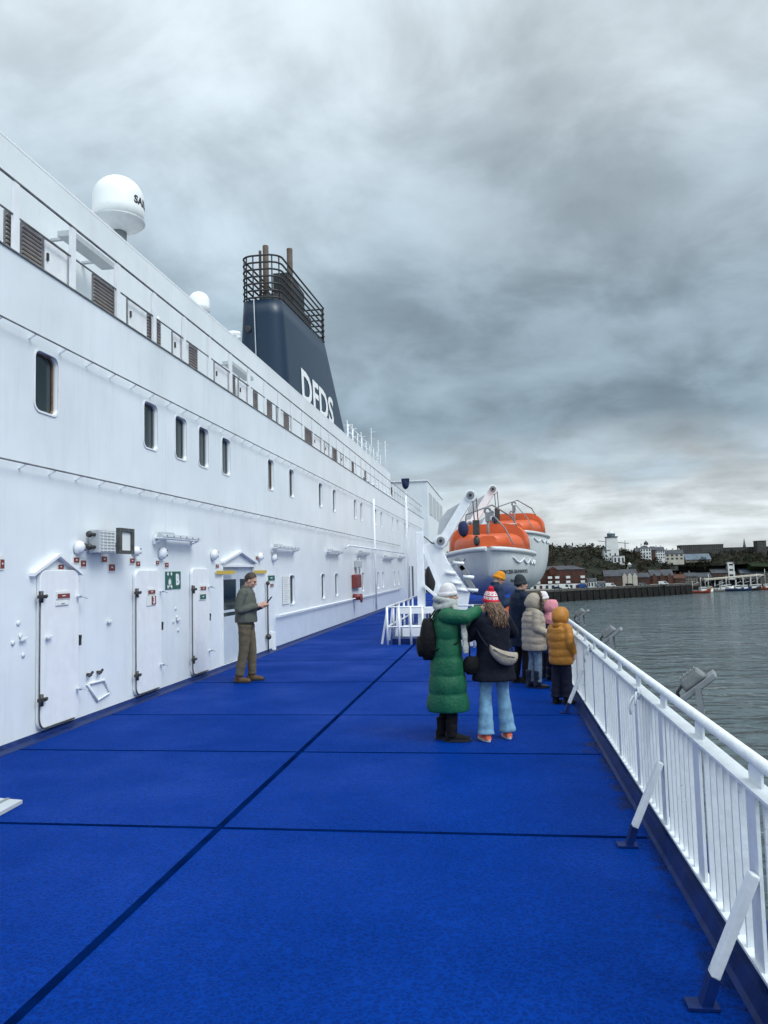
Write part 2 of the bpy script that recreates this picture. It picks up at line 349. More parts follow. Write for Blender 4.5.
    st = nz(1.5, 6, .6, .5, (0, 4, 2), cs.outputs[0])
    stm = ma('MULTIPLY', rng(Z, .16, .09, 0, 1), ma('SUBTRACT', st, .5)); gain = ma('MULTIPLY', gain, ma('ADD', 1.0, ma('MULTIPLY', stm, 1.0)))
    mul = nd(t, 'ShaderNodeVectorMath', operation='SCALE'); L.new(rp.outputs[0], mul.inputs[0]); L.new(ma('MULTIPLY', gain, SKY_GAIN), mul.inputs['Scale'])
    mx = nd(t, 'ShaderNodeMix', data_type='RGBA'); mx.inputs[0].default_value = .93; L.new(sky.outputs[0], mx.inputs[6]); L.new(mul.outputs[0], mx.inputs[7])
    L.new(mx.outputs[2], bg.inputs[0])
SUN_EL = math.radians(48); SUN_AZ = math.radians(118)      # azimuth clockwise from +Y (ship's bow): starboard quarter
SUN_ROT = SUN_AZ
SKY_GAIN = 10.2
SKY_STOPS = [(0.0, (.78, .84, .86)), (.075, (.74, .81, .845)), (.125, (.48, .585, .66)), (.19, (.285, .38, .455)), (.30, (.32, .415, .49)), (.42, (.435, .53, .60)), (.58, (.58, .665, .72)), (1.0, (.60, .67, .715))]
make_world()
sd = bpy.data.lights.new('sun', 'SUN'); sd.energy = 1.5; sd.angle = math.radians(25); sd.color = (1, .97, .93)
so = bpy.data.objects.new('sun', sd); COL.objects.link(so)
sdir = V((math.sin(SUN_AZ) * math.cos(SUN_EL), math.cos(SUN_AZ) * math.cos(SUN_EL), math.sin(SUN_EL)))
so.rotation_euler = sdir.to_track_quat('Z', 'Y').to_euler(); so.location = (30, -30, 60)
SC.view_settings.view_transform = 'Standard'; SC.view_settings.look = 'None'; SC.view_settings.exposure = 0.0; SC.view_settings.gamma = 1
SC.cycles.max_bounces = 6; SC.cycles.diffuse_bounces = 3; SC.cycles.glossy_bounces = 3
# ================================================================== SETTING: deck, water
WX = -5.55; RX = 1.08; ZW = -18.0
mb = MB(); mb.bx(-9.0, 1.30, -6, 62, -.3, 0.0); deck = mb.build('deck', M['deck']); tag(deck, kind='structure')
SEAM = mat('deck_seam_line', (.0006, .008, .055), .8, var=.4, vscale=4, spec=.0)
sm = MB()
sx = onZ(10, 1024).x
sm.bx(sx - .027, sx + .027, -6, 60, .0, .004)
for (px, py, w) in ((215, 828, .035), (300, 752, .022), (330, 715, .012), (355, 682, .02), (365, 660, .012)):
    y = onZ(px, py).y; w *= .5; sm.bx(WX + .2, sx - .029, y - w, y + w, .0, .004); sm.bx(sx + .029, .96, y - w, y + w, .0, .004)
tag(sm.build('deck_seam', SEAM), kind='structure')
cm = MB()
cm.prism([(WX - .02, -6, 0.0), (WX + .20, -6, 0.0), (WX + .19, -6, .010), (WX + .05, -6, .016), (WX + .014, -6, .055), (WX - .02, -6, .055)], (0, 68, 0))
cm.prism([(.985, -6, .0), (1.30, -6, 0), (1.30, -6, .06), (1.16, -6, .09), (1.03, -6, .09), (1.005, -6, .02)], (0, 25.2, 0))
tag(cm.build('deck_coaming', M['navysteel']), kind='structure')
wa = MB(); wa.add([(-6000, -3000, ZW), (9000, -3000, ZW), (9000, 12000, ZW), (-6000, 12000, ZW)], [(0, 1, 2, 3)])
tag(wa.build('water', M['water'], fix=False), kind='structure')
# hull below the deck
hl = thing('ship_hull', (-4, 25, ZW), 'dark blue ship hull side below the white railing', 'hull')
h = MB(); h.bx(-9, 1.26, -30, 75, ZW - 2, -.32); h.build('hull_side', M['funnel'], hl)

# ================================================================== SUPERSTRUCTURE
ss = thing('ship_superstructure', (WX, 25, 0), 'long white ship superstructure with rows of small cabin windows beside the blue deck', 'superstructure')
Y0, Y1 = -5.0, 60.0
ZG = onX(0, 460, WX).z; ZD = onX(0, 320, WX).z; ZB = onX(0, 243, WX).z; ZH = onX(0, 165, WX).z
# windows: (px left, px right, py top, py bottom)
UPW = [(34, 58, 353, 413), (143, 157.5, 403, 448), (174.5, 186.5, 417, 459), (198, 208.5, 429, 467), (221, 230.5, 440, 474), (267, 274, 460, 490), (288, 294.5, 469, 496), (317.8, 322.8, 484, 507), (331.8, 336.4, 490, 511), (353, 356.8, 499, 518.5), (359.4, 363, 502, 520), (373.8, 377, 509, 525), (379.6, 382.6, 511, 527), (391, 393.6, 517, 531), (396, 398.4, 519, 533), (403.8, 406, 523, 535.5), (407.6, 409.6, 525, 537)]
LOW = [(289, 295, 576, 604), (320.6, 325.2, 574, 597), (334.5, 338.3, 573.5, 596), (361, 364.6, 573, 594), (376.6, 379.2, 571.5, 588), (381.6, 384, 571.5, 588), (393.2, 395.2, 571, 585), (397.6, 399.4, 571, 585)]
def wall_rect(q, X=None):
    X = WX if X is None else X; a = onX(q[0], (q[2] + q[3]) / 2, X); b = onX(q[1], (q[2] + q[3]) / 2, X)
    xm = (q[0] + q[1]) / 2; t = onX(xm, q[2], X); m = onX(xm, q[3], X)
    return a.y, b.y, m.z, t.z
rects = [wall_rect(q) for q in UPW + LOW]
# even out sizes so that rows are level
up = rects[:len(UPW)]; zt = sum(r[3] for r in up[:9]) / 9; zb = sum(r[2] for r in up[:9]) / 9
rects = [(r[0], r[1], zb, zt) for r in up] + [(r[0], r[1], r[2], r[3]) for r in rects[len(UPW):]]
rects = [((a + b) / 2 - max(.17, min(.25, (b - a) / 2)), (a + b) / 2 + max(.17, min(.25, (b - a) / 2)), c, d) for a, b, c, d in rects]
l = rects[len(UPW):]; zt2 = sum(r[3] for r in l) / len(l); zb2 = sum(r[2] for r in l) / len(l)
rects = rects[:len(UPW)] + [(a, b, zb2, zt2) for a, b, c, d in l]
DR = onX(222.5, 640, WX).y; DR2 = onX(254, 640, WX).y; DT = onX(240, 567, WX).z      # entrance opening
TH = .10
holes = [rrect(a, b, c, d, .10) for a, b, c, d in rects] + [[(DR, .06), (DR2, .06), (DR2, DT), (DR, DT)]]
me = outline_plate([(Y0, .0), (Y1, .0), (Y1, ZB), (Y0, ZB)], holes, TH, lambda u, v, w: V((WX - TH / 2 + w, u, v)) - V((WX, 25, 0)))
link('side_wall', me, M['hullwhite'], ss)
def ring_mesh(a, b, c, d, r, w, x0, x1):
    o_ = rrect(a - w, b + w, c - w, d + w, r + w, 5); i_ = rrect(a, b, c, d, r, 5); m = MB(); n = len(o_)
    A = [V((x0, u, v)) for u, v in o_]; B = [V((x1, u, v)) for u, v in o_]; C_ = [V((x1, u, v)) for u, v in i_]; D_ = [V((x0, u, v)) for u, v in i_]
    m.loft([A, B, C_, D_], closed=True, smooth=False); return m
for i, (a, b, c, d) in enumerate(rects):
    w = ring_mesh(a, b, c, d, .10, .024, WX + .002, WX + .014).build('window', M['white'], ss)
    g = MB(); g.prism([(WX - .085, u, v) for u, v in rrect(a + .002, b - .002, c + .002, d - .002, .098)], (.012, 0, 0)); g.build('pane', M['glass'], w)
    f = ring_mesh(a + .022, b - .022, c + .022, d - .022, .08, .018, WX - .072, WX - .055); f.build('frame', M['rust'] if i in (0, 5) else M['greymetal'], w)
# drip rails with brackets
for z, y1, name in ((ZG, 44, 'drip_rail'), (ZD, 58, 'drip_rail')):
    m = MB(); m.cyl((WX + .10, Y0, z), (WX + .10, y1, z), .011, 8); dr_ = m.build(name, M['railgrey'], ss)
    y = Y0 + .3; nbk = 0; far = MB()
    while y < y1:
        nbk += (y > 3); k_ = far if nbk > 50 or y < 3 else MB(); k_.bar((WX + .002, y, z - .05), (WX + .10, y, z - .002), .018, .018); y += .62 if z == ZG else .66
        if k_ is not far: k_.build('drip_rail_bracket', M['white'], dr_)
    far.build('drip_rail_bracket', M['white'], dr_)['kind'] = 'stuff'
# weld seams: thin raised vertical/horizontal plates lines
for y in (6.2, 12.4, 19.0, 25.5, 33, 41): MB().bx(WX + .001, WX + .006, y, y + .012, .14, ZB - .02).build('weld_seam', M['hullwhite'], ss)
# walkway, inner wall, roof
IX = -7.0; ZT = onX(0, 133, IX).z; YI = 52.0
m = MB(); m.bx(IX - .1, WX - TH - .002, Y0, Y1, ZD - .1, ZD); m.build('walkway', M['plainwhite'], ss)
m = MB(); m.bx(IX - .12, IX, Y0, YI, ZD + .002, ZT - .002); m.build('upper_wall', M['hullwhite'], ss)
m = MB(); m.bx(-20, IX + .004, Y0, YI, ZT, ZT + .04); m.build('roof', M['plainwhite'], ss)
m = MB(); m.bx(-20, IX - .12, YI - .1, YI, ZD + .002, ZT - .002); m.bx(-20, WX - TH, Y1 - .1, Y1 - .002, .0, ZD - .102); m.build('end_wall', M['hullwhite'], ss)
m = MB(); m.bx(WX - TH - .02, WX + .02, Y0, Y1, ZB + .002, ZB + .018); m.build('bulwark_cap', M['railgrey'], ss)
m = MB(); m.cyl((WX - .05, Y0, ZH), (WX - .05, Y1 - 1, ZH), .017, 8); m.build('handrail', M['railgrey'], ss)
m = MB(); m.cyl((WX - .05, Y0, (ZB + ZH) / 2 + .03), (WX - .05, Y1 - 1, (ZB + ZH) / 2 + .03), .013, 6); m.build('middle_rail', M['railgrey'], ss)
sy = onX(76, 240, WX).y; k = -12; n = 0
st_me = None
while True:
    y = sy + k * 1.27; k += 1
    if y < Y0 + .2: continue
    if y > Y1 - 1: break
    if st_me is None:
        m = MB(); m.bx(-.065, -.03, -.055, .055, 0, ZH - ZB - .06); m.bx(-.10, -.066, -.012, .012, 0, ZH - ZB - .06)
        o = m.build('stanchion', M['white'], ss, local=True); st_me = o.data
    else: o = link('stanchion', st_me, [], ss)
    o.location = V((WX, y, ZB + .031)) - V((WX, 25, 0))
# panels on the inner wall seen through the rail (px0, px1, py top at centre, py bottom at centre)
PX = WX - .14; LB = mat('louvre_shadow_gap', (.10, .085, .08), .7)
def inner(q):
    a = onX(q[0], (q[2] + q[3]) / 2, PX).y; b = onX(q[1], (q[2] + q[3]) / 2, PX).y
    return a, b, ZB + .08, (ZB + ZH) / 2 + .05
LV = [(4, 15, 212, 244), (20.5, 39.5, 222, 258), (92, 112, 274, 306), (146, 159, 314, 339), (188.5, 196, 343, 364), (228.5, 234, 372, 390), (253, 256.6, 391, 406), (265.5, 271, 397, 414), (283.5, 288, 411, 426), (304.5, 311, 412, 440), (332, 335.5, 434, 450), (350, 353, 448, 464), (364, 366.5, 456, 470)]
PN = [(43, 69, 240, 279), (127, 145, 298, 329), (172, 187, 334, 358), (214, 227, 362, 384), (238, 250, 378, 400), (276, 282, 404, 420), (313, 321, 424, 440), (324, 330, 428, 446), (340, 346, 440, 456)]
for q in LV:
    a, b, c, d = inner(q)
    fr = MB(); fr.bx(PX + .002, PX + .024, a - .018, a, c, d); fr.bx(PX + .002, PX + .024, b, b + .018, c, d); fr.bx(PX + .002, PX + .024, a - .018, b + .018, d, d + .018); fr.bx(PX + .002, PX + .024, a - .018, b + .018, c - .018, c)
    o = fr.build('louvre', M['railgrey'], ss)
    s_ = MB(); s_.bx(PX + .002, PX + .012, a + .001, b - .001, c + .001, d - .001); s_.build('louvre_backing', LB, o)
    s_ = MB(); nn = max(8, int((d - c) / .06))
    for i in range(nn):
        z = c + (d - c) * (i + .5) / nn; s_.box((PX + .026, (a + b) / 2, z), (.026, b - a - .004, .016), Matrix.Rotation(-.75, 3, 'Y'))
    s_.build('slat', M['louvre'], o)
for q in PN:
    a, b, c, d = inner(q)
    fr = MB(); fr.bx(PX + .002, PX + .012, a - .035, b + .035, c - .035, d + .035); o = fr.build('hatch', M['railgrey'], ss)
    fr = MB(); fr.bx(PX + .014, PX + .03, a, b, c, d); fr.build('hatch_cover', M['white'], o)
    fr = MB(); fr.box((PX + .04, a + .04, (c + d) / 2), (.03, .03, .1)); fr.build('handle', M['darkmetal'], o)
# diagonal stays in front of the louvres, pipes and boxes on the inner wall
m = MB()
for q in ((4, 246, 15, 212), (148, 344, 159, 318), (18, 300, 40, 262)):
    a = onX(q[0], q[1], IX + .3); b = onX(q[2], q[3], IX + .3)
    if q[0] != 18: m.bar(a, b, .08, .03, (1, 0, 0))
m.build('diagonal_stay', M['white'], ss)
rnd = random.Random(5)
for i in range(26):
    y = rnd.uniform(20, 58) ; z = rnd.uniform(ZD + .9, ZD + 1.7); w = rnd.uniform(.15, .6); hh = rnd.uniform(.2, .7); dx = rnd.uniform(.1, .5)
    m = MB(); m.bx(IX + .003, IX + dx, y, y + w, z - hh / 2, z + hh / 2); m.bx(IX + .003, IX + dx * .6, y + w + .1, y + w + .16, z - hh, z + hh * .9)
    m.build('equipment_box', M[rnd.choice(['white', 'palegrey', 'white', 'greymetal', 'white'])], ss, bevel=.02)
for i in range(8):
    y = 21 + i * 4.2; MB().cyl((IX + .08, y, ZD + .01), (IX + .08, y, ZD + 1.6), .025, 8).build('vertical_pipe', M['white'], ss)
# long lamp housings under the roof edge of the walkway
for (xa, ya, xb, yb) in ((66, 232, 110, 262), (228, 362, 250, 378)):
    a = onX(xa, ya, IX + .4); b = onX(xb, yb, IX + .4); m = MB(); m.bx(IX + .25, IX + .5, a.y, b.y, a.z - .06, a.z + .03); m.bx(IX + .002, IX + .25, a.y + .2, a.y + .26, a.z - .02, a.z + .02); m.bx(IX + .002, IX + .25, b.y - .26, b.y - .2, a.z - .02, a.z + .02)
    m.build('strip_lamp', M['palegrey'], ss)
# ---- watertight doors
def wrect(x0, x1, yt, yb):
    return wall_rect((x0, x1, yt, yb))
DOORS = {}
def wt_door(x0, x1, yt, yb, dogs, gable=None, rust_label=None):
    a, b, c, d = wrect(x0, x1, yt, yb); c = .075
    m = MB(); m.prism([(WX + .002, u, v) for u, v in rrect(a, b, c, d, .12, 6)], (.055, 0, 0)); o = m.build('door', M['white'], ss, bevel=.012)
    m = MB(); pts = [(WX + .062, a - .012, d - .3), (WX + .062, a - .012, c + .16)] + [(WX + .062, a - .012 + .12 - .12 * math.cos(t), c + .16 - .14 * math.sin(t)) for t in (.3, .7, 1.1, 1.57)] + [(WX + .062, b - .12, c + .018)]
    m.tube(pts, .011, 6); m.build('door_seal', M['seal'], o)
    for (px, py) in dogs:
        p = onX(px, py, WX); m = MB(); m.box((WX + .075, p.y, p.z), (.05, .13, .04)); m.cyl((WX + .08, p.y - .03, p.z - .07), (WX + .08, p.y - .03, p.z + .07), .028, 8); m.cyl((WX + .06, p.y + .05, p.z), (WX + .11, p.y + .05, p.z + .01), .02, 8)
        m.build('hinge', M['darkmetal'], o)
    for z in (d - .35, c + .38):
        m = MB(); m.cyl((WX + .057, b - .05, z), (WX + .12, b - .05, z), .02, 8); m.bar((WX + .12, b - .10, z + .02), (WX + .12, b + .10, z - .03), .02, .025, (1, 0, 0)); m.build('handle', M['whitechip'], o)
    m = MB(); zc = (c + d) / 2 + .02; m.box((WX + .03, b + .04, zc), (.05, .05, .10)); m.box((WX + .05, b + .04, zc + .06), (.03, .03, .05)); m.build('padlock', M['darkmetal'], o)
    m = MB(); m.bar((WX + .012, a - .05, d + .05), (WX + .012, b + .05, d + .05), .02, .02)
    if gable:
        g = MB(); e0 = onX(gable[0], gable[1], WX); pk = onX(gable[2], gable[3], WX); e1 = V((WX, pk.y * 2 - e0.y, e0.z))
        off = V((.16, 0, 0)); x1_ = V((WX + .003, 0, 0))
        for p, q in ((e0, pk), (e1, pk)):
            p = V((WX + .002, p.y, p.z)); q = V((WX + .002, q.y, q.z)); g.prism([p, q, q - V((0, 0, .04)), p - V((0, 0, .04))], (.075, 0, 0))
        g.build('rain_canopy', M['white'], ss)
    DOORS[(x0)] = (a, b, c, d); return o
wt_door(35.5, 75, 570, 726, [(36.5, 597), (36.5, 700)], (29, 573, 55, 553.5))
wt_door(132.5, 158.5, 570, 696, [(133, 593), (133, 675.5)])
wt_door(189.5, 207, 568.5, 678, [(190, 589.5), (190, 659.5)])
# entrance door, half glazed, in a real opening
a, b, c, d = DR, DR2, .07, DT
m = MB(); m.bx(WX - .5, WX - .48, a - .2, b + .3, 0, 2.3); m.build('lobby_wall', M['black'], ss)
ym = a + (b - a) * .55
ed = MB(); x0, x1 = WX - .085, WX - .045
LM = M['palegrey']
for (ya, yb) in ((a + .01, ym - .01), (ym + .01, b - .01)):
    ed.bx(x0, x1, ya, ya + .10, c, d - .04); ed.bx(x0, x1, yb - .10, yb, c, d - .04); ed.bx(x0, x1, ya + .101, yb - .101, c, 1.02); ed.bx(x0, x1, ya + .101, yb - .101, d - .26, d - .04); ed.bx(x0, x1, ya + .101, yb - .101, 1.10, 1.15)
ed.bx(x0, x1, a, b, d - .038, d + .0)
eo = ed.build('entrance_door', mat('pale_blue_grey_door', (.50, .56, .62), .4, var=.05, vscale=4), ss)
for (ya, yb) in ((a + .112, ym - .112), (ym + .112, b - .112)):
    g = MB(); g.bx(x0 + .012, x1 - .012, ya, yb, 1.0, d - .24); g.build('pane', M['glass'], eo)
m = MB(); m.cyl((x1, ym + .05, 1.0), (x1 + .06, ym + .05, 1.0), .015, 8); m.bar((x1 + .06, ym + .04, 1.0), (x1 + .06, ym + .17, 1.0), .02, .02); m.build('handle', M['greymetal'], eo)
fr = MB(); fr.bx(WX + .002, WX + .03, a - .06, a, .06, d + .05); fr.bx(WX + .002, WX + .03, b, b + .06, .06, d + .05); fr.bx(WX + .002, WX + .03, a, b, d, d + .05); fr.build('entrance_frame', M['white'], ss)
g = MB(); e0 = onX(220.5, 561, WX); pk = onX(238.5, 550.5, WX); e1 = V((WX, 2 * pk.y - e0.y, e0.z))
for p in (e0, e1):
    p = V((WX + .002, p.y, p.z)); q = V((WX + .002, pk.y, pk.z)); g.prism([p, q, q - V((0, 0, .05)), p - V((0, 0, .05))], (.08, 0, 0))
g.build('rain_canopy', M['white'], ss)
# handrail along the far wall, pipes, ladder
a = onX(275, 615.5, WX); b = onX(345, 600.8, WX); m = MB(); m.cyl((WX + .10, a.y, a.z), (WX + .10, 44, a.z), .025, 8); y = a.y + .1
while y < 44: m.bar((WX + .002, y, a.z - .02), (WX + .10, y, a.z), .03, .03); y += 1.2
m.build('handrail', M['white'], ss)
m = MB(); m.bx(WX + .002, WX + .012, a.y - .1, 46, .06, a.z - .06); m.build('lower_panel', mat('blue_grey_panel', (.60, .67, .76), .4, var=.05, vscale=2), ss)
a = onX(342, 545.5, WX); m = MB(); m.tube([(WX + .1, a.y, a.z - .12), (WX + .25, a.y, a.z), (WX + .25, 44, a.z)], .03, 8); m.build('horizontal_pipe', M['white'], ss)
for px in (372.5,):
    a = onX(px, 580, WX); m = MB(); m.cyl((WX + .14, a.y, .13), (WX + .14, a.y, onX(px, 500, WX).z), .045, 10); m.build('downpipe', M['white'], ss)
for px, y0_, y1_ in ((265, 584, 650),):
    a = onX(px, y0_, WX); b = onX(px, y1_, WX); m = MB(); m.tube([(WX + .06, a.y, a.z), (WX + .06, a.y, b.z), (WX + .06, a.y + .1, b.z - .08)], .022, 8); o = m.build('cable_pipe', M['seal'], ss)
    m = MB(); m.ell((WX + .07, a.y, a.z + .02), .05); m.ell((WX + .07, a.y, onX(px, 637, WX).z), .07); m.build('valve', M['darkmetal'], o)
    m = MB(); q = onX(271.5, 640, WX); m.bx(WX + .002, WX + .10, q.y - .06, q.y + .06, q.z - .26, q.z + .2); m.build('junction_box', M['white'], ss, bevel=.01)
m = MB()
for dy in (0, .5): m.cyl((WX + .2, 46.4 + dy, 0), (WX + .2, 46.4 + dy, 6.4), .03, 6)
for i in range(21): m.cyl((WX + .2, 46.4, .2 + i * .3), (WX + .2, 46.9, .2 + i * .3), .018, 6)
m.build('ladder', M['white'], ss)
m = MB(); m.bx(WX + .003, WX + .03, 48.0, 49.0, .15, 2.1); m.bx(WX + .003, WX + .03, 50.4, 51.2, .15, 2.1); m.build('doorway', M['seal'], ss)
# ================================================================== THINGS ON THE WALL
def dome(px, py, rpx, label):
    p = onX(px, py, WX + .06); r = rpx / FPX * p.y * 1.12
    t = thing('dome_fitting', (WX, p.y, p.z), label, 'vent', 'round white dome fittings on the wall')
    m = MB(); m.lathe([(r * .75, .0), (r * .8, .02), (r, .025), (r * 1.02, .05), (r * .88, .085), (r * .5, .105), (r * .1, .11)], (WX + .002, p.y, p.z), (1, -.1, -.12), 20); m.build('dome', M['white'], t)
    m = MB()
    for s in (-1, 1): m.box((WX + .082, p.y + .45 * r, p.z + s * r * .42), (.05, .05, r * .24))
    m.build('slot', M['darkmetal'], t)
dome(80.5, 547, 6.4, 'round white dome fitting beside the gabled canopy of the leftmost door')
dome(137, 551, 4.6, 'round white dome fitting just right of the open floodlight')
dome(163.5, 553, 5.6, 'round white dome fitting under the left end of the long light tray')
dome(215, 554.5, 5.0, 'round white dome fitting left of the entrance canopy')
dome(261, 556.5, 3.8, 'round white dome fitting right of the entrance canopy with a red sign beside it')
dome(275, 557.5, 3.8, 'round white dome fitting above the far green sign')
def sign(px0, px1, py0, py1, m, label, cat='sign', name='wall_sign', off=.0, group='small square signs on the wall'):
    a, b, c, d = wall_rect((px0, px1, py0, py1)); x = WX + off
    o = MB().bx(x + .002, x + .012, a, b, c, d).build(name, M['signwhite'], org=V((x, (a + b) / 2, c)))
    tag(o, label, cat, group)
    g = .06 * (b - a); i = MB().bx(x + .0125, x + .016, a + g, b - g, c + (d - c) * .1, d - (d - c) * .3); i.build('pictogram', m, o); ORG[o.name] = V((x, (a + b) / 2, c))
    i = MB().bx(x + .0165, x + .019, a + g * 6.4, b - g * 6.4, c + (d - c) * .36, c + (d - c) * .48); i.build('symbol', M['signwhite'] if m != M['signwhite'] else M['text'], o)
    return o
sign(-1, 3.5, 555, 570, M['red'], 'red and white square sign at the left edge of the photo')
sign(72.5, 78.5, 555, 563.5, M['red'], 'red square sign left under the dome fitting of the leftmost door')
sign(79.5, 85.5, 557.5, 567.5, M['red'], 'red square sign right under the dome fitting of the leftmost door')
sign(57, 63, 562.5, 570, M['red'], 'pale red square sign inside the gable of the leftmost door')
sign(100.5, 106.5, 553.8, 563, M['red'], 'red square sign directly below the floodlight housing')
sign(107.5, 114.5, 561, 572, M['red'], 'red square sign on a white plate lower right of the floodlight housing')
sign(129, 134, 556, 564, M['red'], 'red square sign below the open floodlight lid')
sign(135, 139.6, 559, 567, M['red'], 'red square sign below the dome fitting by the open floodlight')
sign(155, 158.5, 559, 565, M['red'], 'red square sign left of the assembly station sign under the light tray')
sign(164, 168, 560.5, 568, M['red'], 'red square sign directly above the assembly station sign')
sign(215, 218.5, 563, 568, M['red'], 'red square sign below the dome fitting left of the entrance')
sign(255, 257.6, 555, 560, M['red'], 'red square sign left of the dome fitting right of the entrance')
sign(269.5, 273.2, 582.5, 587, M['red'], 'red square sign below the far green sign')
DO = .058
sign(51.5, 65.5, 591.5, 599, M['red'], 'wide red sign on the leftmost door', off=DO)
sign(143.5, 151.5, 588.5, 594.5, M['red'], 'wide red sign above the number three on the middle door', off=DO)
sign(196.5, 203, 585, 590.5, M['red'], 'wide red sign at the top of the third door', off=DO)
# number 3 plate
a, b, c, d = wall_rect((142.8, 152, 595.5, 605.5))
o = MB().bx(WX + DO + .002, WX + DO + .012, a, b, c, d).build('number_sign', M['signwhite'], org=V((WX + DO, (a + b) / 2, c))); tag(o, 'white plate with a red field and the number 3 on the middle door', 'sign')
MB().bx(WX + DO + .0125, WX + DO + .016, (a + b) / 2, b - .01, c + .01, d - .01).build('red_field', M['red'], o)
text('3', (d - c) * 1.0, (WX + DO + .018, (a + b) / 2 + (b - a) * .24, (c + d) / 2), (0, 1, 0), (0, 0, 1), M['signwhite'], o, bold=.006, name='number')
sign(51, 64, 601, 605.5, M['signwhite'], 'faded white notice under the red sign of the leftmost door', off=DO)
sign(196, 202.8, 592, 600, M['green'], 'green and white sign on the third door', off=DO)
# assembly station sign: pictogram and B
a, b, c, d = wall_rect((165, 180, 571.5, 589)); ymid = (a + b) / 2
t = thing('assembly_sign', (WX, ymid, c), 'green assembly station sign with a people pictogram and a white letter B', 'sign')
MB().bx(WX + .002, WX + .014, a, ymid - .012, c, d).build('pictogram_panel', M['green'], t)
MB().bx(WX + .002, WX + .014, ymid + .012, b, c, d).build('letter_panel', M['green'], t)
s = (d - c); cy = (a + ymid) / 2; m = MB()
for (du, dv) in ((-.2, -.05), (0, .03), (.2, -.05), (0, -.2)):
    m.lathe([(s * .045, 0), (s * .045, .004)], (WX + .0145, cy + du * s * .55, c + s * (.55 + dv)), (1, 0, 0), 12); m.box((WX + .0165, cy + du * s * .55, c + s * (.42 + dv)), (.004, s * .1, s * .16))
for (du, dv) in ((-1, -1), (-1, 1), (1, -1), (1, 1)):
    m.bar((WX + .0165, cy + du * s * .29, c + s * (.5 + .42 * dv)), (WX + .0165, cy + du * s * .18, c + s * (.5 + .3 * dv)), .05, .003, (1, 0, 0))
m.build('pictogram', M['lettering'], t)
text('B', s * .85, (WX + .017, (ymid + b) / 2 + .01, c + s * .5), (0, 1, 0), (0, 0, 1), M['lettering'], t, bold=.012, name='letter')
# far green sign
sign(267, 274.6, 573, 581.5, M['green'], 'far green emergency sign right of the entrance', group='green signs on the wall')
# notice board
a, b, c, d = wall_rect((282, 288.5, 576, 604)); o = MB().bx(WX + .014, WX + .03, a, b, c, d).build('notice_board', M['signwhite'], org=V((WX, (a + b) / 2, c))); tag(o, 'pale notice board with faint printed lines beside the lower windows', 'notice')
m = MB()
for i in range(12): z = d - (d - c) * (i + 1) / 13; m.bx(WX + .031, WX + .033, a + .05, b - .05 - .1 * (i % 3), z, z + .012)
m.build('printed_lines', M['palegrey'], o)
# light trays
def tray(px0, px1, py, label, dpx=0):
    a = onX(px0, py, WX + .2); b = onX(px1, py, WX + .2); t = thing('light_tray', (WX, (a.y + b.y) / 2, a.z), label, 'lamp tray', 'white lamp trays on the wall')
    z = a.z; m = MB(); m.bx(WX + .05, WX + .20, a.y, b.y, z - .03, z); m.bx(WX + .19, WX + .21, a.y, b.y, z + .001, z + .05); m.build('shelf', M['whitechip'], t)
    for y in (a.y + .08, b.y - .08): m = MB(); m.bar((WX + .002, y, z - .10), (WX + .18, y, z - .032), .03, .02); m.bx(WX + .002, WX + .05, y - .03, y + .03, z - .12, z + .05); m.build('bracket', M['white'], t)
    m = MB(); m.bx(WX + .06, WX + .17, a.y + .1, min(a.y + .55, b.y - .05), z + .002, z + .09); m.build('lamp_housing', M['palegrey'], t, bevel=.02)
    m = MB()
    for i in range(6):
        y = a.y + (b.y - a.y) * (i + .5) / 6; m.cyl((WX + .208, y, z + .02), (WX + .222, y, z + .02), .012, 6)
    m.build('bolt', M['greymetal'], t)
tray(163, 200.5, 536.5, 'long white lamp tray above the assembly station sign')
tray(278, 300, 547, 'white lamp tray with floodlights above the notice board')
tray(331, 343.5, 551, 'white lamp tray at the start of the long horizontal pipe')
tray(361.5, 370.5, 552.5, 'small white lamp tray above the red fire box')
tray(386.5, 395, 557, 'small white lamp tray second from the far end of the wall')
tray(401, 405.5, 557, 'small white lamp tray at the far end of the wall')
# floodlight housing with open lid
a, b, c, d = wall_rect((100, 115.5, 530, 553), WX + .22); t = thing('floodlight', (WX, (a + b) / 2, c), 'wide floodlight with grille and open framed lid on the white wall', 'floodlight')
m = MB(); m.bx(WX + .06, WX + .22, a, b, c, d); m.build('housing', M['palegrey'], t, bevel=.012)
m = MB()
for i in range(7): z = c + (d - c) * (i + .7) / 7.6; m.bx(WX + .222, WX + .230, a + .02, b - .02, z, z + .012)
for i in range(4): y = a + (b - a) * (i + .5) / 4; m.bx(WX + .231, WX + .235, y, y + .012, c + .02, d - .02)
m.build('grille', M['signwhite'], t)
for z in (c + (d - c) * .25, c + (d - c) * .78): m = MB(); m.cyl((WX + .14, a - .12, z), (WX + .14, a, z), .025, 8); m.ell((WX + .14, a - .14, z), (.045, .04, .045)); m.build('knob', M['darkmetal'], t)
a2, b2, c2, d2 = wall_rect((118, 132, 528.5, 554), WX + .2); x2 = WX + .18
m = MB(); m.bx(x2, x2 + .06, a2 - .02, a2 + .05, c2, d2); m.bx(x2, x2 + .06, b2 - .07, b2, c2, d2); m.bx(x2, x2 + .06, a2 + .05, b2 - .07, d2 - .05, d2); m.bx(x2, x2 + .06, a2 + .05, b2 - .07, c2, c2 + .05); m.build('lid_frame', M['rust'] if False else M['seal'], t)
m = MB(); m.bx(x2 + .01, x2 + .03, a2 + .052, b2 - .072, c2 + .052, d2 - .052); m.build('lid_glass', M['signwhite'], t)
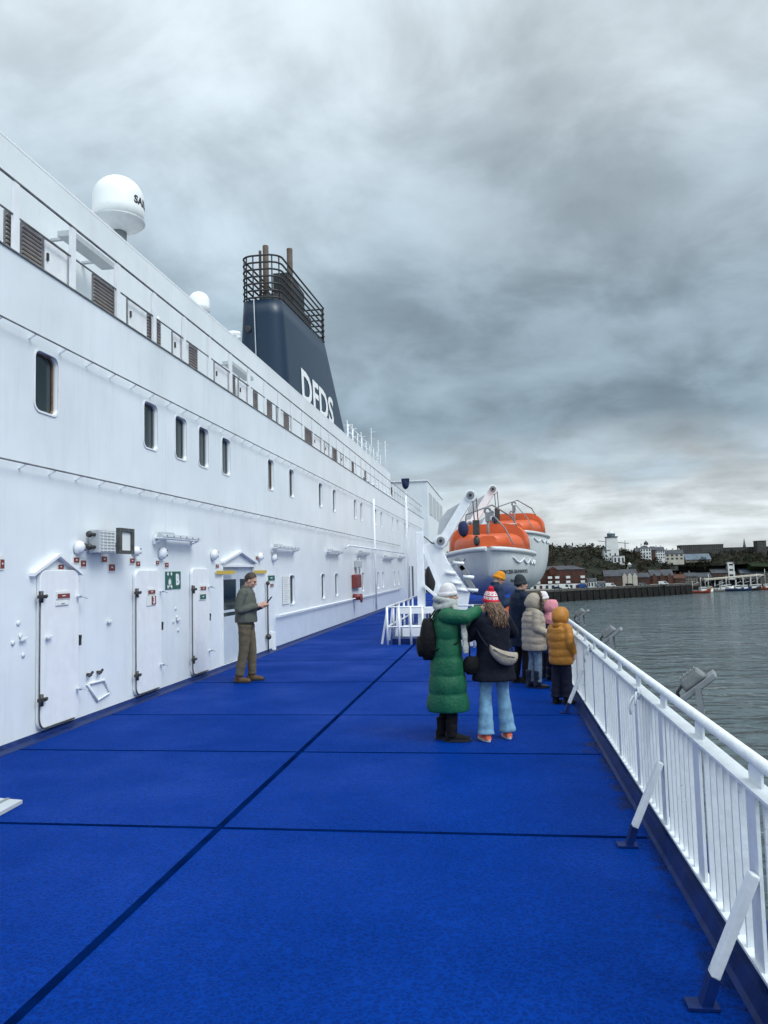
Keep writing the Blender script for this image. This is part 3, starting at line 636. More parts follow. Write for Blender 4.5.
m = MB(); m.bx(WX + .002, x2, b2 - .3, b2 - .24, c2 + .1, c2 + .16); m.build('bracket', M['greymetal'], t)
# hose tray, hooks and small brackets
p = onX(98, 685, WX); t = thing('wall_rack', (WX, p.y, p.z), 'white wire rack with two black taps low on the wall right of the leftmost door', 'rack')
q = [onX(x, y, WX + .02) for x, y in ((87.5, 684), (97.5, 700.5), (110, 692.5), (104, 680))]; m = MB(); m.tube(q + [q[0]], .018, 6); m.build('frame', M['white'], t)
for (x, y) in ((91, 674.5), (101, 672)): m = MB(); pp = onX(x, y, WX + .06); pp.x = WX; m.cyl(pp, pp + V((.07, 0, 0)), .02, 8); m.bar(pp + V((.06, -.05, -.02)), pp + V((.06, .05, .03)), .025, .025, (1, 0, 0)); m.build('tap', M['darkmetal'], t)
for i, (x, y, lab) in enumerate(((108, 622, 'small white bracket on the wall between the first two doors'), (47, 638, 'small white bracket on the leftmost door'), (21, 640, 'cluster of small white studs left of the leftmost door'), (177, 620, 'small white stud plate between the second and third doors'))):
    pp = onX(x, y, WX + (.06 if i == 1 else .002)); m = MB(); m.cyl(pp, pp + V((.04, 0, 0)), .02, 8); m.bar(pp + V((.035, -.05, 0)), pp + V((.035, .08, .02)), .022, .025, (1, 0, 0))
    if i > 1:
        for (dx, dz) in ((-.16, -.02), (-.06, .2), (.04, -.18), (-.02, .05)): m.lathe([(.03, 0), (.03, .012), (.01, .016)], pp + V((0, dx, dz)), (1, 0, 0), 10)
    o = m.build('wall_bracket', M['whitechip'], org=pp); tag(o, lab, 'bracket', 'small brackets on the wall')
# yellow straps by the entrance
for (xa, xb, y, lab) in ((217, 235, 572.5, 'yellow strap left of the entrance canopy'), (254.5, 266.5, 572, 'yellow strap right of the entrance above the man')):
    a = onX(xa, y, WX + .05); b = onX(xb, y, WX + .05); m = MB(); m.bx(WX + .04, WX + .055, a.y, b.y, a.z - .035, a.z + .035)
    o = m.build('yellow_strap', M['yellow'], org=a); tag(o, lab, 'strap', 'yellow straps by the entrance')
# fire box and hose
a, b, c, d = wall_rect((351.5, 358, 574.5, 588)); t = thing('fire_box', (WX, (a + b) / 2, c), 'red fire hose box on the far white wall', 'fire box')
MB().bx(WX + .01, WX + .15, a, b, c, d).build('cabinet', M['red'], t, bevel=.03); MB().bx(WX + .152, WX + .165, a + .12, b - .12, c + .1, d - .1).build('door', M['red'], t)
p = onX(353, 597, WX); t = thing('fire_hydrant', (WX, p.y, p.z), 'red hydrant valve below the fire hose box', 'hydrant')
m = MB(); m.cyl((WX + .01, p.y, p.z), (WX + .3, p.y, p.z), .12, 10); m.build('valve', M['red'], t); m = MB(); m.lathe([(.16, 0), (.18, .03), (.16, .06)], (WX + .3, p.y, p.z - .05), (1, 0, 0), 14); m.build('wheel', M['red'], t)
m = MB(); p = onX(355, 563, WX); m.bx(WX + .01, WX + .25, p.y - .2, p.y + .2, p.z - .18, p.z + .1); m.cyl((WX + .12, p.y + .3, p.z - .5), (WX + .12, p.y + .3, p.z + .2), .04, 6); o = m.build('junction_box', M['palegrey'], org=p, bevel=.02); tag(o, 'grey white junction box above the red fire box', 'box')
# grey board lying on the deck at left edge
q = [onZ(x, y, .004) for x, y in ((-30, 812), (-6, 801), (22.5, 803.5), (-4, 818))]
m = MB(); m.prism(q, (0, 0, .03)); m2 = [q[0].lerp(q[3], .5), q[1].lerp(q[2], .5)]
t = thing('deck_board', q[0].lerp(q[2], .5), 'pale grey board lying on the blue deck at the left edge', 'board'); m.build('board', M['palegrey'], t)
m = MB(); m.bar(m2[0] + V((0, 0, .034)), m2[1] + V((0, 0, .034)), .03, .008); m.build('joint_strip', M['greymetal'], t)
# ================================================================== RADOMES, FUNNEL, AERIALS
def radome(px, py, rpx, X, label, word=None, zroof=None):
    p = onX(px, py, X); dist = (p - CAM).length; r = rpx / FPX * dist * .83
    t = thing('radome', (p.x, p.y, zroof), label, 'radome', 'white satellite domes on the roof')
    m = MB(); prof = [(r * .98, -r * .75), (r * 1.0, -r * .35), (r * 1.0, r * .1)] + [(r * math.cos(a), r * .1 + r * .95 * math.sin(a)) for a in [PI / 2 * k / 12 for k in range(1, 12)]] + [(.01, r * 1.05)]
    m.lathe(prof, p, n=40); m.build('dome', M['cream'], t)
    m = MB(); m.lathe([(r * .35, -r * 1.22), (r * .9, -r * .95), (r * 1.03, -r * .82), (r * 1.03, -r * .76)], p, n=40); m.build('base_ring', M['palegrey'], t)
    m = MB(); m.cyl((p.x, p.y, zroof), (p.x, p.y, p.z - r * 1.15), r * .32, 16); m.build('pedestal', M['greymetal'], t)
    if word:
        me = textmesh(word, r * .42, .012, .002, 'LEFT', 1.05); right = V((p.y, -p.x, 0)).normalized()   # centre of lettering turned to starboard
        a0 = math.atan2(-p.y, -p.x) + 0.62 
        for v in me.vertices:
            a = a0 + v.co.x / r; v.co = V(((r * 1.003 + v.co.z) * math.cos(a), (r * 1.003 + v.co.z) * math.sin(a), v.co.y - r * .12)) + p - V((p.x, p.y, zroof))
        link('lettering', me, M['text'], t)
radome(118.5, 203, 26.5, -9.2, 'large white satellite dome with dark lettering on the roof edge', 'SAILOR', ZT + .1)
radome(199, 303, 12, -10.5, 'smaller white satellite dome peeking over the roof edge', None, ZT + .1)
p = onX(234, 335, -8.2); m = MB(); m.cyl((p.x, p.y, ZT + .1), p, .07, 10); m.lathe([(.22, -.03), (.22, .08), (.08, .12)], p, n=16); tag(m.build('roof_vent', M['white'], org=V((p.x, p.y, ZT + .1))), 'small white mushroom vent on the roof left of the funnel', 'vent')
# funnel: starboard face on plane FX
FX = -11.0
def fpt(px, py): return onX(px, py, FX)
fa = fpt(296, 420); fb = fpt(342.5, 428); f_t0 = fpt(291, 302); f_t1 = fpt(322, 342)
WID = 3.45
fn = thing('ship_funnel', (FX - WID / 2, (fa.y + fb.y) / 2, ZT + .1), 'dark blue ship funnel with white letters and black ring cage on top', 'funnel')
def fring(z, tx, y0, y1, inset, n=10):
    # rounded rectangle footprint; aft (near) end strongly rounded
    xr = FX - inset; xl = FX - WID + inset * 3.2; r = (xr - xl) * .33; out = []
    for cx, cy, a0, rr in ((xr - r * .25, y1 - r * .25, 0, r * .25), (xl + r * .25, y1 - r * .25, 90, r * .25), (xl + r, y0 + r, 180, r), (xr - r, y0 + r, 270, r)):
        for k in range(n + 1):
            a = math.radians(a0 + 90 * k / n); out.append(V((cx + rr * math.cos(a), cy + rr * math.sin(a), z)))
    return out
# aft edge and fore edge lines in side view (y at z)
A0 = fpt(296, 452); A1 = fpt(290, 300)
r0 = WID * .33
def yaft(z):  return (A0.y + (z - A0.z) / (A1.z - A0.z) * (A1.y - A0.y)) - r0
C0 = fpt(346, 430); C1 = fpt(329, 344)
def yfore(z): return C0.y + (z - C0.z) / (C1.z - C0.z) * (C1.y - C0.y)
zl = ZT + .1; ztop_a = A1.z - .25; ztop_f = C1.z
def ztop(y): return ztop_a + (y - yaft(ztop_a)) / max(.1, yfore(ztop_f) - yaft(ztop_a)) * (ztop_f - ztop_a)
NR = 10; rings = []
for i in range(NR + 1):
    s = i / NR
    base = fring(0, 0, yaft(zl), yfore(zl), 0.0); top = fring(0, 0, yaft(ztop_a), yfore(ztop_f), .28)
    rg = []
    for pb, pt in zip(base, top):
        zt_ = ztop(pt.y); q = V((pb.x + (pt.x - pb.x) * s, pb.y + (pt.y - pb.y) * s, zl + (zt_ - zl) * s)); rg.append(q)
    rings.append(rg)
m = MB(); m.loft(rings); m.build('casing', M['funnel'], fn)
toprg = rings[-1]; cx = sum(p.x for p in toprg) / len(toprg); cyy = sum(p.y for p in toprg) / len(toprg)
CH = (fpt(290, 258).z - fpt(290, 300).z) * 1.0
for k in range(7):
    m = MB(); dz = .12 + CH * k / 6.3; m.tube([p + V(((cx - p.x) * .02, (cyy - p.y) * .0, dz)) for p in toprg], .055, 8, closed=True); m.build('cage_ring', M['funneldark'], fn)
for k in range(0, len(toprg), 4): p = toprg[k]; q = p + V(((cx - p.x) * .05, 0, 0)); MB().cyl(q, q + V((0, 0, CH)), .04, 6).build('cage_upright', M['funneldark'], fn)
MB().bx(cx - .5, cx + .5, cyy - 1.4, cyy + 2.4, ztop_f - .5, ztop_f + CH * 1.0).build('uptake_casing', M['funneldark'], fn)
m = MB(); m.loft([[V((cx + (p.x - cx) * .62, cyy + (p.y - cyy) * .62, p.z - .2)) for p in toprg], [V((cx + (p.x - cx) * .62, cyy + (p.y - cyy) * .62, p.z + CH * .45)) for p in toprg]]); m.build('inner_casing', M['funneldark'], fn)
for (px, py, w, Xp) in ((265.5, 246, 6.2, -12.9), (289.5, 249, 6.2, -12.0), (260, 251, 3, -13.3)):
    p = onX(px, py, Xp); r = w / 2 / FPX * p.y; m = MB(); m.cyl((p.x, p.y, ztop_f - .5), p, r, 14); m.build('exhaust_pipe', M['pipe'], fn)
# port hole and ladder wire on the aft face
p = V((FX - WID * .60, yaft(ztop_a - 1.7) , ztop_a - 1.9)); m = MB(); m.lathe([(.2, 0), (.2, .22), (.14, .23)], p + V((-.1, .12, .3)), (0, -1, .1), 18); m.build('vent_opening', M['funneldark'], fn)
m = MB(); m.tube([(FX - WID * .5, yaft(z) - .12 + .28 * (z - zl) / (ztop_a - zl) * 0, z) for z in (zl, zl + 3, ztop_a - 1, ztop_a)], .03, 6); m.build('wire', M['palegrey'], fn)
# lettering on the sloping starboard side
zc_ = (fpt(318, 392)).z
lp0 = fpt(304, 395); lp1 = fpt(335, 404); hgt = (fpt(306, 370).z - fpt(306, 401).z) * 1.02
yl0 = lp0.y; yl1 = lp1.y
tilt = .28 / (ztop_f - zl); me = textmesh('DFDS', 1.0, .026, .0)
xs = [v.co.x for v in me.vertices]; ys = [v.co.y for v in me.vertices]; x0, x1, y0_, y1_ = min(xs), max(xs), min(ys), max(ys)
bz = fpt(305.5, 402).z + .08
for v in me.vertices:
    u = (v.co.x - x0) / (x1 - x0); w = (v.co.y - y0_) / (y1_ - y0_); z = bz + w * hgt; y = yl0 + u * (yl1 - yl0)
    v.co = V((FX - (z - zl) * tilt + .02, y, z)) - ORG[fn.name]
link('lettering', me, M['lettering'], fn)
# lattice and aerials forward of the funnel
rnd = random.Random(11)
t = thing('roof_railing', (-8, 46, ZT + .1), 'thin white guard rail on the roof forward of the funnel', 'railing')
m = MB()
for k in range(3): m.cyl((-7.6, 40, ZT + .5 + .38 * k), (-7.6, 51.5, ZT + .5 + .38 * k), .018, 6)
m.build('rail', M['white'], t); m = MB()
for k in range(9): m.cyl((-7.6, 40 + k * 1.43, ZT + .1), (-7.6, 40 + k * 1.43, ZT + 1.27), .025, 6)
m.build('post', M['white'], t)
for i, (px, pt) in enumerate(((352, 424), (361, 432), (371, 428), (378, 440), (385, 441), (347, 420))):
    p = onX(px, pt, -8.6); m = MB(); m.cyl((p.x, p.y, ZT + .1), p, .022, 6)
    for k in range(2): m.cyl(p + V((-.25, 0, -.3 - .5 * k)), p + V((.3, 0, -.3 - .5 * k)), .012, 6)
    o = m.build('aerial', M['white'], org=V((p.x, p.y, ZT + .1))); tag(o, ['thin white aerial mast third from the funnel', 'thin white aerial mast fourth from the funnel', 'tallest thin white aerial mast forward of the funnel', 'thin white aerial mast second from the end of the roof', 'thin white aerial mast at the end of the roof', 'thin white aerial mast nearest the funnel'][i], 'aerial', 'aerials forward of the funnel')
# deckhouse beyond the wall
dh = thing('deckhouse', (-7.5, 66, ZD), 'white deckhouse with tall window strip beyond the end of the wall', 'deckhouse')
q0 = onY(405, 478, 62); q1 = onY(427, 481, 62)
zt_ = q1.z; m = MB(); m.prism([(q1.x, 62, ZD - 3), (q1.x, 62, zt_), (q1.x, 80, zt_), (q1.x, 84, ZD), (q1.x, 84, ZD - 3)], (-6, 0, 0)); m.build('wall', M['hullwhite'], dh)
for k in range(4): MB().bx(q1.x + .003, q1.x + .03, 63.5 + k * 4, 66.5 + k * 4, zt_ - 2.6, zt_ - .8).build('window', M['palegrey'], dh)
m = MB(); m.bx(q1.x - 6.1, q1.x + .06, 61.9, 80, zt_ + .002, zt_ + .12); m.build('roof', M['white'], dh)
MB().bx(q1.x - 3.6, q1.x - 2.8, 61.99, 61.9, zt_ - 2.5, zt_ - .4).build('doorway', M['seal'], dh)
p = onY(405.5, 484, 60.5); m = MB(); m.ell(p, (.28, .25, .42)); m.box(p + V((0, 0, .3)), (.6, .4, .25)); tag(m.build('covered_light', M['bluecloth'], org=p), 'small lamp under a dark blue cover by the deckhouse', 'lamp')
m = MB(); m.cyl((p.x, p.y, ZB), p - V((0, 0, .4)), .03, 8); tag(m.build('lamp_post', M['white'], org=V((p.x, p.y, ZB))), 'thin white post under the blue covered lamp', 'post')
# ================================================================== RIGHT-HAND RAILING
rl = thing('deck_railing', (RX, 8, 0), 'long white deck railing with flat balusters along the water side', 'railing')
ZR = 1.02; YN, YF = .3, 24.0
m = MB(); m.cyl((RX + .02, YN, ZR), (RX + .02, YF, ZR), .028, 14); m.build('handrail', M['whitechip'], rl)
m = MB(); m.bx(RX - .04, RX + .045, YN, YF, .905, .92); m.build('top_bar', M['whitechip'], rl)
m = MB(); m.bx(RX - .035, RX + .035, YN, YF, .135, .15); m.build('bottom_bar', M['whitechip'], rl)
posts = [3.66 + .95 * k for k in range(-3, 22)]
pm = MB(); pm.bx(-.008, .008, -.065, .065, .15, .905); pme = pm.mesh('post')
wm = MB(); wm.bx(-.012, .012, -.035, -.02, .15, .905); wm.bx(-.012, .012, .02, .035, .15, .905)
em = MB(); em.prism([(-.006, -.085, .92), (-.006, .085, .92), (-.006, .085, .975), (-.006, .05, 1.015), (-.006, -.05, 1.015), (-.006, -.085, .975)], (.012, 0, 0)); eme = em.mesh('rail_bracket')
bmx = MB(); bmx.bx(-.018, .018, -.009, .009, .15, .905); bme = bmx.mesh('baluster')
first = True; nb = 0; ext = MB()
for y in posts:
    for me_, nm in ((pme, 'post'), (eme, 'rail_bracket')):
        o = link(nm, me_, [M['whitechip']] if first else [], rl); o.location = V((RX + (.012 if nm == 'rail_bracket' else -.01), y, 0)) - V((RX, 8, 0))
    for k in range(1, 7):
        yy = y + .05 + .85 * k / 7
        if yy < 1.9: continue
        if nb < 100:
            o = link('baluster', bme, [M['whitechip']] if nb == 0 else [], rl); o.location = V((RX, yy, 0)) - V((RX, 8, 0)); nb += 1
        else: ext.bx(RX - .018, RX + .018, yy - .009, yy + .009, .15, .905)
    first = False
o = ext.build('baluster', M['whitechip'], rl); o['kind'] = 'stuff'
# legs and raking braces with blue painted feet
for i, y in enumerate((1.76, 3.60, 5.52, 7.4, 9.0, 10.3, 12.2, 14.1, 16, 18)):
    m = MB(); m.bx(RX - .03, RX + .03, y - .045, y + .045, .03, .134); m.build('leg', M['navysteel'], rl)
    if y in (7.4, 9.0): 
        continue
    top = V((RX - .037, y, .56)); foot = V((RX - .27, y + .0, .03)); mid = foot.lerp(top, .19)
    m = MB(); m.bar(mid, top, .064, .04, (1, 0, 0)); o = m.build('brace', M['whitechip'], rl, bevel=.006)
    m = MB(); m.bar(foot - V((0, 0, .025)), mid - (top - foot) * .002, .067, .043, (1, 0, 0)); m.bx(RX - .345, RX - .215, y - .045, y + .045, .004, .016); m.build('brace_foot', M['navysteel'], o)
# knotted cord ends
for (px, py, lab) in ((638, 693, 'short frayed white rope knotted under the middle of the railing'), (590, 648, 'short grey rope knotted on the railing near the yellow coat')):
    p = onX(px, py, RX - .05); rnd = random.Random(px); m = MB()
    m.tube([p + V((0, .06 * math.cos(a), .04 * math.sin(a))) for a in [k * .6 for k in range(11)]], .011, 6)
    m.tube([p, p + V((-.05, -.04, -.03)), p + V((-.08, -.05, -.09)), p + V((-.07, -.07, -.15))], .010, 6); m.tube([p, p + V((-.03, -.10, .02)), p + V((-.05, -.16, -.06))], .009, 6)
    tag(m.build('rope', M['whitechip'] if px > 600 else M['palegrey'], org=p), lab, 'rope')
# floodlights outside the rail
FLG = mat('weathered_floodlight_grey', (.15, .16, .165), .45, var=.25, vscale=18, streak=.3, dirt=(.12, .11, .10))
def flood(px, py, sc, label, X=1.42):
    p = onX(px, py, X); t = thing('floodlight', (X, p.y, p.z), label, 'floodlight', 'grey floodlights outside the railing')
    fy = Matrix.Rotation(math.radians(38), 3, 'Y') ; rot = Matrix.Rotation(math.radians(-14), 3, 'Z') @ fy.transposed()
    def L_(x, y, z): return p + rot @ V((x, y, z)) * sc * .88
    m = MB(); m.loft([[L_(sx * .17, sy * .13, 0) for sx, sy in ((-1, -1), (1, -1), (1, 1), (-1, 1))], [L_(sx * .17, sy * .13, .045) for sx, sy in ((-1, -1), (1, -1), (1, 1), (-1, 1))]], smooth=False); m.build('lamp_frame', M['greymetal'], t, bevel=.006)
    m = MB(); m.loft([[L_(sx * .11, sy * .09, .046) for sx, sy in ((-1, -1), (1, -1), (1, 1), (-1, 1))], [L_(sx * .085, sy * .075, .15) for sx, sy in ((-1, -1), (1, -1), (1, 1), (-1, 1))]], smooth=False); m.build('housing', FLG, t, bevel=.02)
    m = MB()
    for k in range(5): x = -.07 + .035 * k; m.bar(L_(x, -.072, .150), L_(x, .072, .150), .008, .012)
    m.build('fin', FLG, t)
    m = MB(); m.loft([[L_(sx * .15, sy * .11, -.004) for sx, sy in ((-1, -1), (1, -1), (1, 1), (-1, 1))], [L_(sx * .15, sy * .11, -.001) for sx, sy in ((-1, -1), (1, -1), (1, 1), (-1, 1))]], smooth=False); m.build('glass', M['glass'], t)
    m = MB()
    for sy in (-.14, .14): m.bar(L_(0, sy, .03), L_(-.12, sy, -.16), .012, .04)
    m.bar(L_(-.12, -.15, -.16), L_(-.12, .15, -.16), .04, .012); m.bar(L_(-.12, 0, -.16), V((RX + .03, p.y, min(.9, p.z - .12))), .05, .03); m.build('bracket', M['greymetal'], t)
    m = MB(); m.tube([L_(-.07, -.04, .11), L_(-.16, -.05, .08), L_(-.20, -.04, -.02), L_(-.16, -.02, -.12)], .012, 8); m.build('cable', M['black'], t)
flood(700, 688, 1.0, 'grey floodlight nearest the camera outside the railing, tilted over the water')
flood(613, 637, 1.0, 'grey floodlight in the middle of the railing, tilted over the water')
flood(583, 616, .9, 'grey floodlight farthest along the railing beside the yellow coat')

# ================================================================== LIFEBOATS
def lifeboat(cx, y0, y1, beam, zs, zk, zc, label, names=None, heel=0.0):
    """double-ended hull, near end at y0; zs sheer height, zk keel, zc canopy top"""
    ym = (y0 + y1) / 2; t = thing('lifeboat', (cx, ym, zk), label, 'lifeboat', 'orange and white lifeboats')
    hb = beam / 2; NS = 28
    def half(s): return hb * max(.004, 1 - abs(s) ** 2.6) ** .66       # plan half width, s -1..1
    def sheer(s): return zs + .16 * s * s
    def keel(s): return zk + .75 * abs(s) ** 3.2
    rings = []
    for i in range(NS + 1):
        s = -1 + 2 * i / NS; w = half(s); y = ym + s * (y1 - y0) / 2; ks = keel(s); sh = sheer(s); ring = []
        rake = -.0
        for k in range(-12, 13):
            u = k / 12; a = abs(u); x = w * math.copysign(math.sin(min(1, a * 1.06) * PI / 2) ** .85, u) if a > 0 else 0
            z = ks + (sh - ks) * (a ** 2.1); ring.append(V((cx + x, y + s * (z - ks) * .34 * abs(s) ** 4, z)))
        rings.append(ring)
    m = MB(); m.loft(rings); m.build('hull', M['boatwhite'], t)
    def flank(s, z, sgn, out):
        w, ks, sh = half(s), keel(s), sheer(s); a = max(0, min(1, (z - ks) / (sh - ks))) ** (1 / 2.1)
        return V((cx + sgn * (w * math.sin(min(1, a * 1.06) * PI / 2) ** .85 + out), ym + s * (y1 - y0) / 2 + s * (z - ks) * .34 * abs(s) ** 4 - out * abs(s) ** 8 * (1 if s < 0 else -1), z))
    # rubbing strake
    for sgn in (-1, 1):
        m = MB(); m.tube([flank(-1 + i / NS, sheer(-1 + i / NS) - .03, sgn, .03) for i in range(2 * NS + 1)], .075, 8); m.build('fender', M['boatwhite'], t)
        m = MB()
        for i in range(2, NS - 1, 2):                    # looped grab line under the sheer
            s0 = -1 + 2 * i / NS; s1 = -1 + 2 * (i + 2) / NS
            q = []
            for f in (0, .25, .5, .75, 1): s = s0 + (s1 - s0) * f; zz = sheer(s) - .26 - .16 * math.sin(PI * f); q.append(flank(s, zz, sgn, .03))
            m.tube(q, .026, 5)
        m.build('grab_line', M['white'], t)
    # rigid orange canopy: main block and lower end hoods
    def can(sa, sb, za, zb_, wa, name, taper=.80):
        rg = []; K = 8
        for i in range(K + 1):
            f = i / K; s = sa + (sb - sa) * f; w = half(s) * .93; sh = sheer(s) + .03; z = za + (zb_ - za) * f
            ring = []
            for k in range(0, 21):
                a = PI * k / 20; c_, s_ = math.cos(a), math.sin(a); ring.append(V((cx + w * (math.copysign(abs(c_) ** .30, c_)) * (1 - (1 - taper) * s_ ** 1.3), ym + s * (y1 - y0) / 2, sh + (z - sh) * s_ ** .36)))
            rg.append(ring)
        m = MB(); m.loft(rg); return m.build(name, M['orange'], t)
    can(-.97, -.62, zs + .55, zc - .38, 1, 'end_hood'); c = can(-.58, .60, zc - .05, zc, 1, 'canopy'); can(.62, .97, zc - .38, zs + .55, 1, 'end_hood')
    # windows / hatches on near face, reflective strips
    m = MB(); yy = ym - .60 * (y1 - y0) / 2 - .02
    m.bx(cx - hb * .45, cx - hb * .18, yy - .02, yy - .004, zs + .62, zc - .38); m.bx(cx + hb * .18, cx + hb * .45, yy - .02, yy - .004, zs + .62, zc - .38); m.build('window', M['greyglass'], c)
    m = MB()
    for sx in (-.62, .62):
        for k in range(5): s = -.5 + .25 * k; m.box((cx + sx * hb * .80, ym + s * (y1 - y0) / 2, zc - .06 ), (.35, .3, .03))
    m.build('reflective_strip', M['signwhite'], c)
    # hook gear and lines
    for s in (-.74, .74):
        y = ym + s * (y1 - y0) / 2; m = MB(); m.cyl((cx, y, zs + .3), (cx, y, zc + .2), .045, 8); m.box((cx, y, zc + .15), (.16, .12, .3)); m.tube([V((cx + .09 * math.cos(a), y, zc + .36 + .10 * math.sin(a))) for a in [k * .6 for k in range(9)]], .04, 6)
        m.build('lifting_hook', M['greymetal'], t)
    m = MB(); m.tube([(cx - hb * .5, ym - 3.0, zs + .5), (cx - hb * .45, ym - 3.1, zc + .25), (cx + hb * .1, ym - 3.1, zc + .55), (cx + hb * .5, ym - 2.4, zc + .18), (cx + hb * .62, ym - 2.0, zc - .15)], .03, 6); m.tube([(cx + hb * .05, ym - 3.4, zc + .3), (cx + hb * .35, ym - 3.6, zs + .8), (cx + hb * .5, ym - 3.95, zs + .25)], .022, 6); m.build('grab_rail', M['greymetal'], t)
    m = MB(); m.ell((cx - hb * .52, ym - 3.1, zs + .85), (.18, .15, .27)); m.build('cover', M['bluecloth'], t)
    if names:
        for k, (w, sz) in enumerate(names):
            me = textmesh(w, sz, .004, .003); sc = -.90
            for v in me.vertices:
                x = cx + hb * .50 + v.co.x * .62; z = zs - .62 - k * .3 + v.co.y
                # drop the lettering on to the bow flank
                best = None
                for i in range(0, NS // 2):
                    for j in range(12, 24):
                        a = rings[i][j]; b = rings[i][j + 1]
                        if a.z <= z <= b.z:
                            xx = a.x + (b.x - a.x) * (z - a.z) / max(1e-4, b.z - a.z)
                            if xx >= x:
                                yy = a.y
                                if i > 0:
                                    pa, pb = rings[i - 1][j], rings[i - 1][j + 1]; xp = pa.x + (pb.x - pa.x) * (z - pa.z) / max(1e-4, pb.z - pa.z)
                                    if xx - xp > 1e-4: yy = rings[i - 1][j].y + (a.y - rings[i - 1][j].y) * max(0, min(1, (x - xp) / (xx - xp)))
                                best = yy; break
                    if best is not None: break
                v.co = V((x, (best if best is not None else y0 + .4) - .03 + v.co.z, z)) - ORG[t.name]
            link('lettering', me, M['text'], t)
    return t
YB1 = 29.0
pL = onY(447, 549, YB1); pR = onY(533, 549, YB1)
c1 = (pL.x + pR.x) / 2; bm1 = pR.x - pL.x
lifeboat(c1, YB1 - 4.3, YB1 + 4.3, bm1, onY(490, 555, YB1).z, onY(500, 597, YB1 - 2).z, onY(500, 526, YB1).z, 'nearer orange and white lifeboat hanging behind the people', (('PRINCESS SEAWAYS', .17), ('No. 6', .15)))
YB2 = 41.0
pL = onY(480, 536, YB2); pR = onY(547.5, 536, YB2)
lifeboat((pL.x + pR.x) / 2, YB2 - 4.3, YB2 + 4.3, pR.x - pL.x, onY(520, 538, YB2).z, onY(520, 590, YB2).z, onY(520, 515.5, YB2).z, 'farther orange and white lifeboat, higher and behind the first one')

# ================================================================== DAVITS
def disc(m, p, r, w): m.cyl(p - V((w / 2, 0, 0)), p + V((w / 2, 0, 0)), r, 20)
def davit(Y, sh, label, full=True):
    """trackway and arm built in the athwartships plane y = Y; outline points measured at that distance"""
    def q(px, py): p = onY(px, py, YD1); return V((p.x + sh[0], Y, p.z + sh[1]))
    t = thing('lifeboat_davit', (q(440, 606).x, Y, 0), label, 'davit', 'white lifeboat davits')
    W = .34
    m = MB(); m.prism([q(424, 545), q(437, 537), q(448, 562), q(470, 592), q(466, 618), q(440, 618), q(430, 582)], (0, W, 0)); m.build('trackway', M['white'], t, bevel=.02)
    m = MB(); m.prism([V(p) - V((0, .06, 0)) for p in (q(436.5, 543), q(441, 535), q(466, 494), q(472, 491), q(475.5, 496), q(447, 543), q(444, 548))], (0, W * .8, 0)); a = m.build('arm', M['white'], t, bevel=.015)
    for p, r in ((q(441, 541), .20), (q(470.5, 495.5), .19)):
        m = MB(); m.cyl(p - V((0, .09, 0)), p + V((0, W, 0)), r, 20); o = m.build('sheave', M['white'], a)
        m = MB(); m.cyl(p - V((0, .14, 0)), p - V((0, .092, 0)), r * .62, 16); m.build('hub', M['greymetal'], o); m = MB(); m.cyl(p - V((0, .16, 0)), p - V((0, .142, 0)), r * .25, 10); m.build('pin', M['black'], o)
    m = MB(); m.prism([q(438, 520), q(446, 509), q(462, 500), q(458, 512), q(444, 534), q(436, 536)], (0, .15, 0)); 
    for p in m.v: p.y += .5
    m.build('back_plate', M['palegrey'], t)
    # rollers and steps on the outboard face
    for k, (x0, y0, x1, y1) in enumerate(((456, 558, 464, 570), (460, 566, 468, 575), (466, 578, 475, 592))):
        m = MB(); m.bar(q(x0, y0) + V((0, .1, 0)), q(x1, y1) + V((0, .1, 0)), .3, .16); m.build('chock', M['greymetal'], t, bevel=.01)
    for (x, y) in ((452, 573), (458, 583), (464, 590), (470, 577), (474, 590), (460, 563)):
        p = q(x, y); m = MB(); m.cyl(p + V((-.2, -.02, .02)), p + V((.12, -.02, -.02)), .055, 8); m.build('roller', M['white'], t)
    # falls (wire) from the arm head
    h = q(474, 496); m = MB()
    for dx in (-.05, .06): m.cyl(h + V((dx, .1, 0)), h + V((dx + .05, .1, -1.15)), .016, 6)
    m.build('wire', M['seal'], t); m = MB(); m.box(h + V((.03, .1, -.95)), (.2, .16, .45)); m.ell(h + V((.03, .1, -1.35)), (.10, .08, .16)); m.build('hook_block', M['darkmetal'], t)
    m = MB(); m.tube([q(470, 497), q(455, 520), q(443, 540)], .014, 6); m.tube([q(441, 545), q(432, 543), q(422, 535)], .02, 6); m.build('hauling_wire', M['seal'], t)
    return t, q
YD1 = 23.2
d1, q1_ = davit(YD1, (0, 0), 'white lifeboat davit nearest the camera beside the wire fence platform')
davit(YD1 + 6.9, (0.66, .85), 'white lifeboat davit holding the far end of the nearer lifeboat')
davit(36.8, (.55, .4), 'white lifeboat davit at the near end of the farther lifeboat')
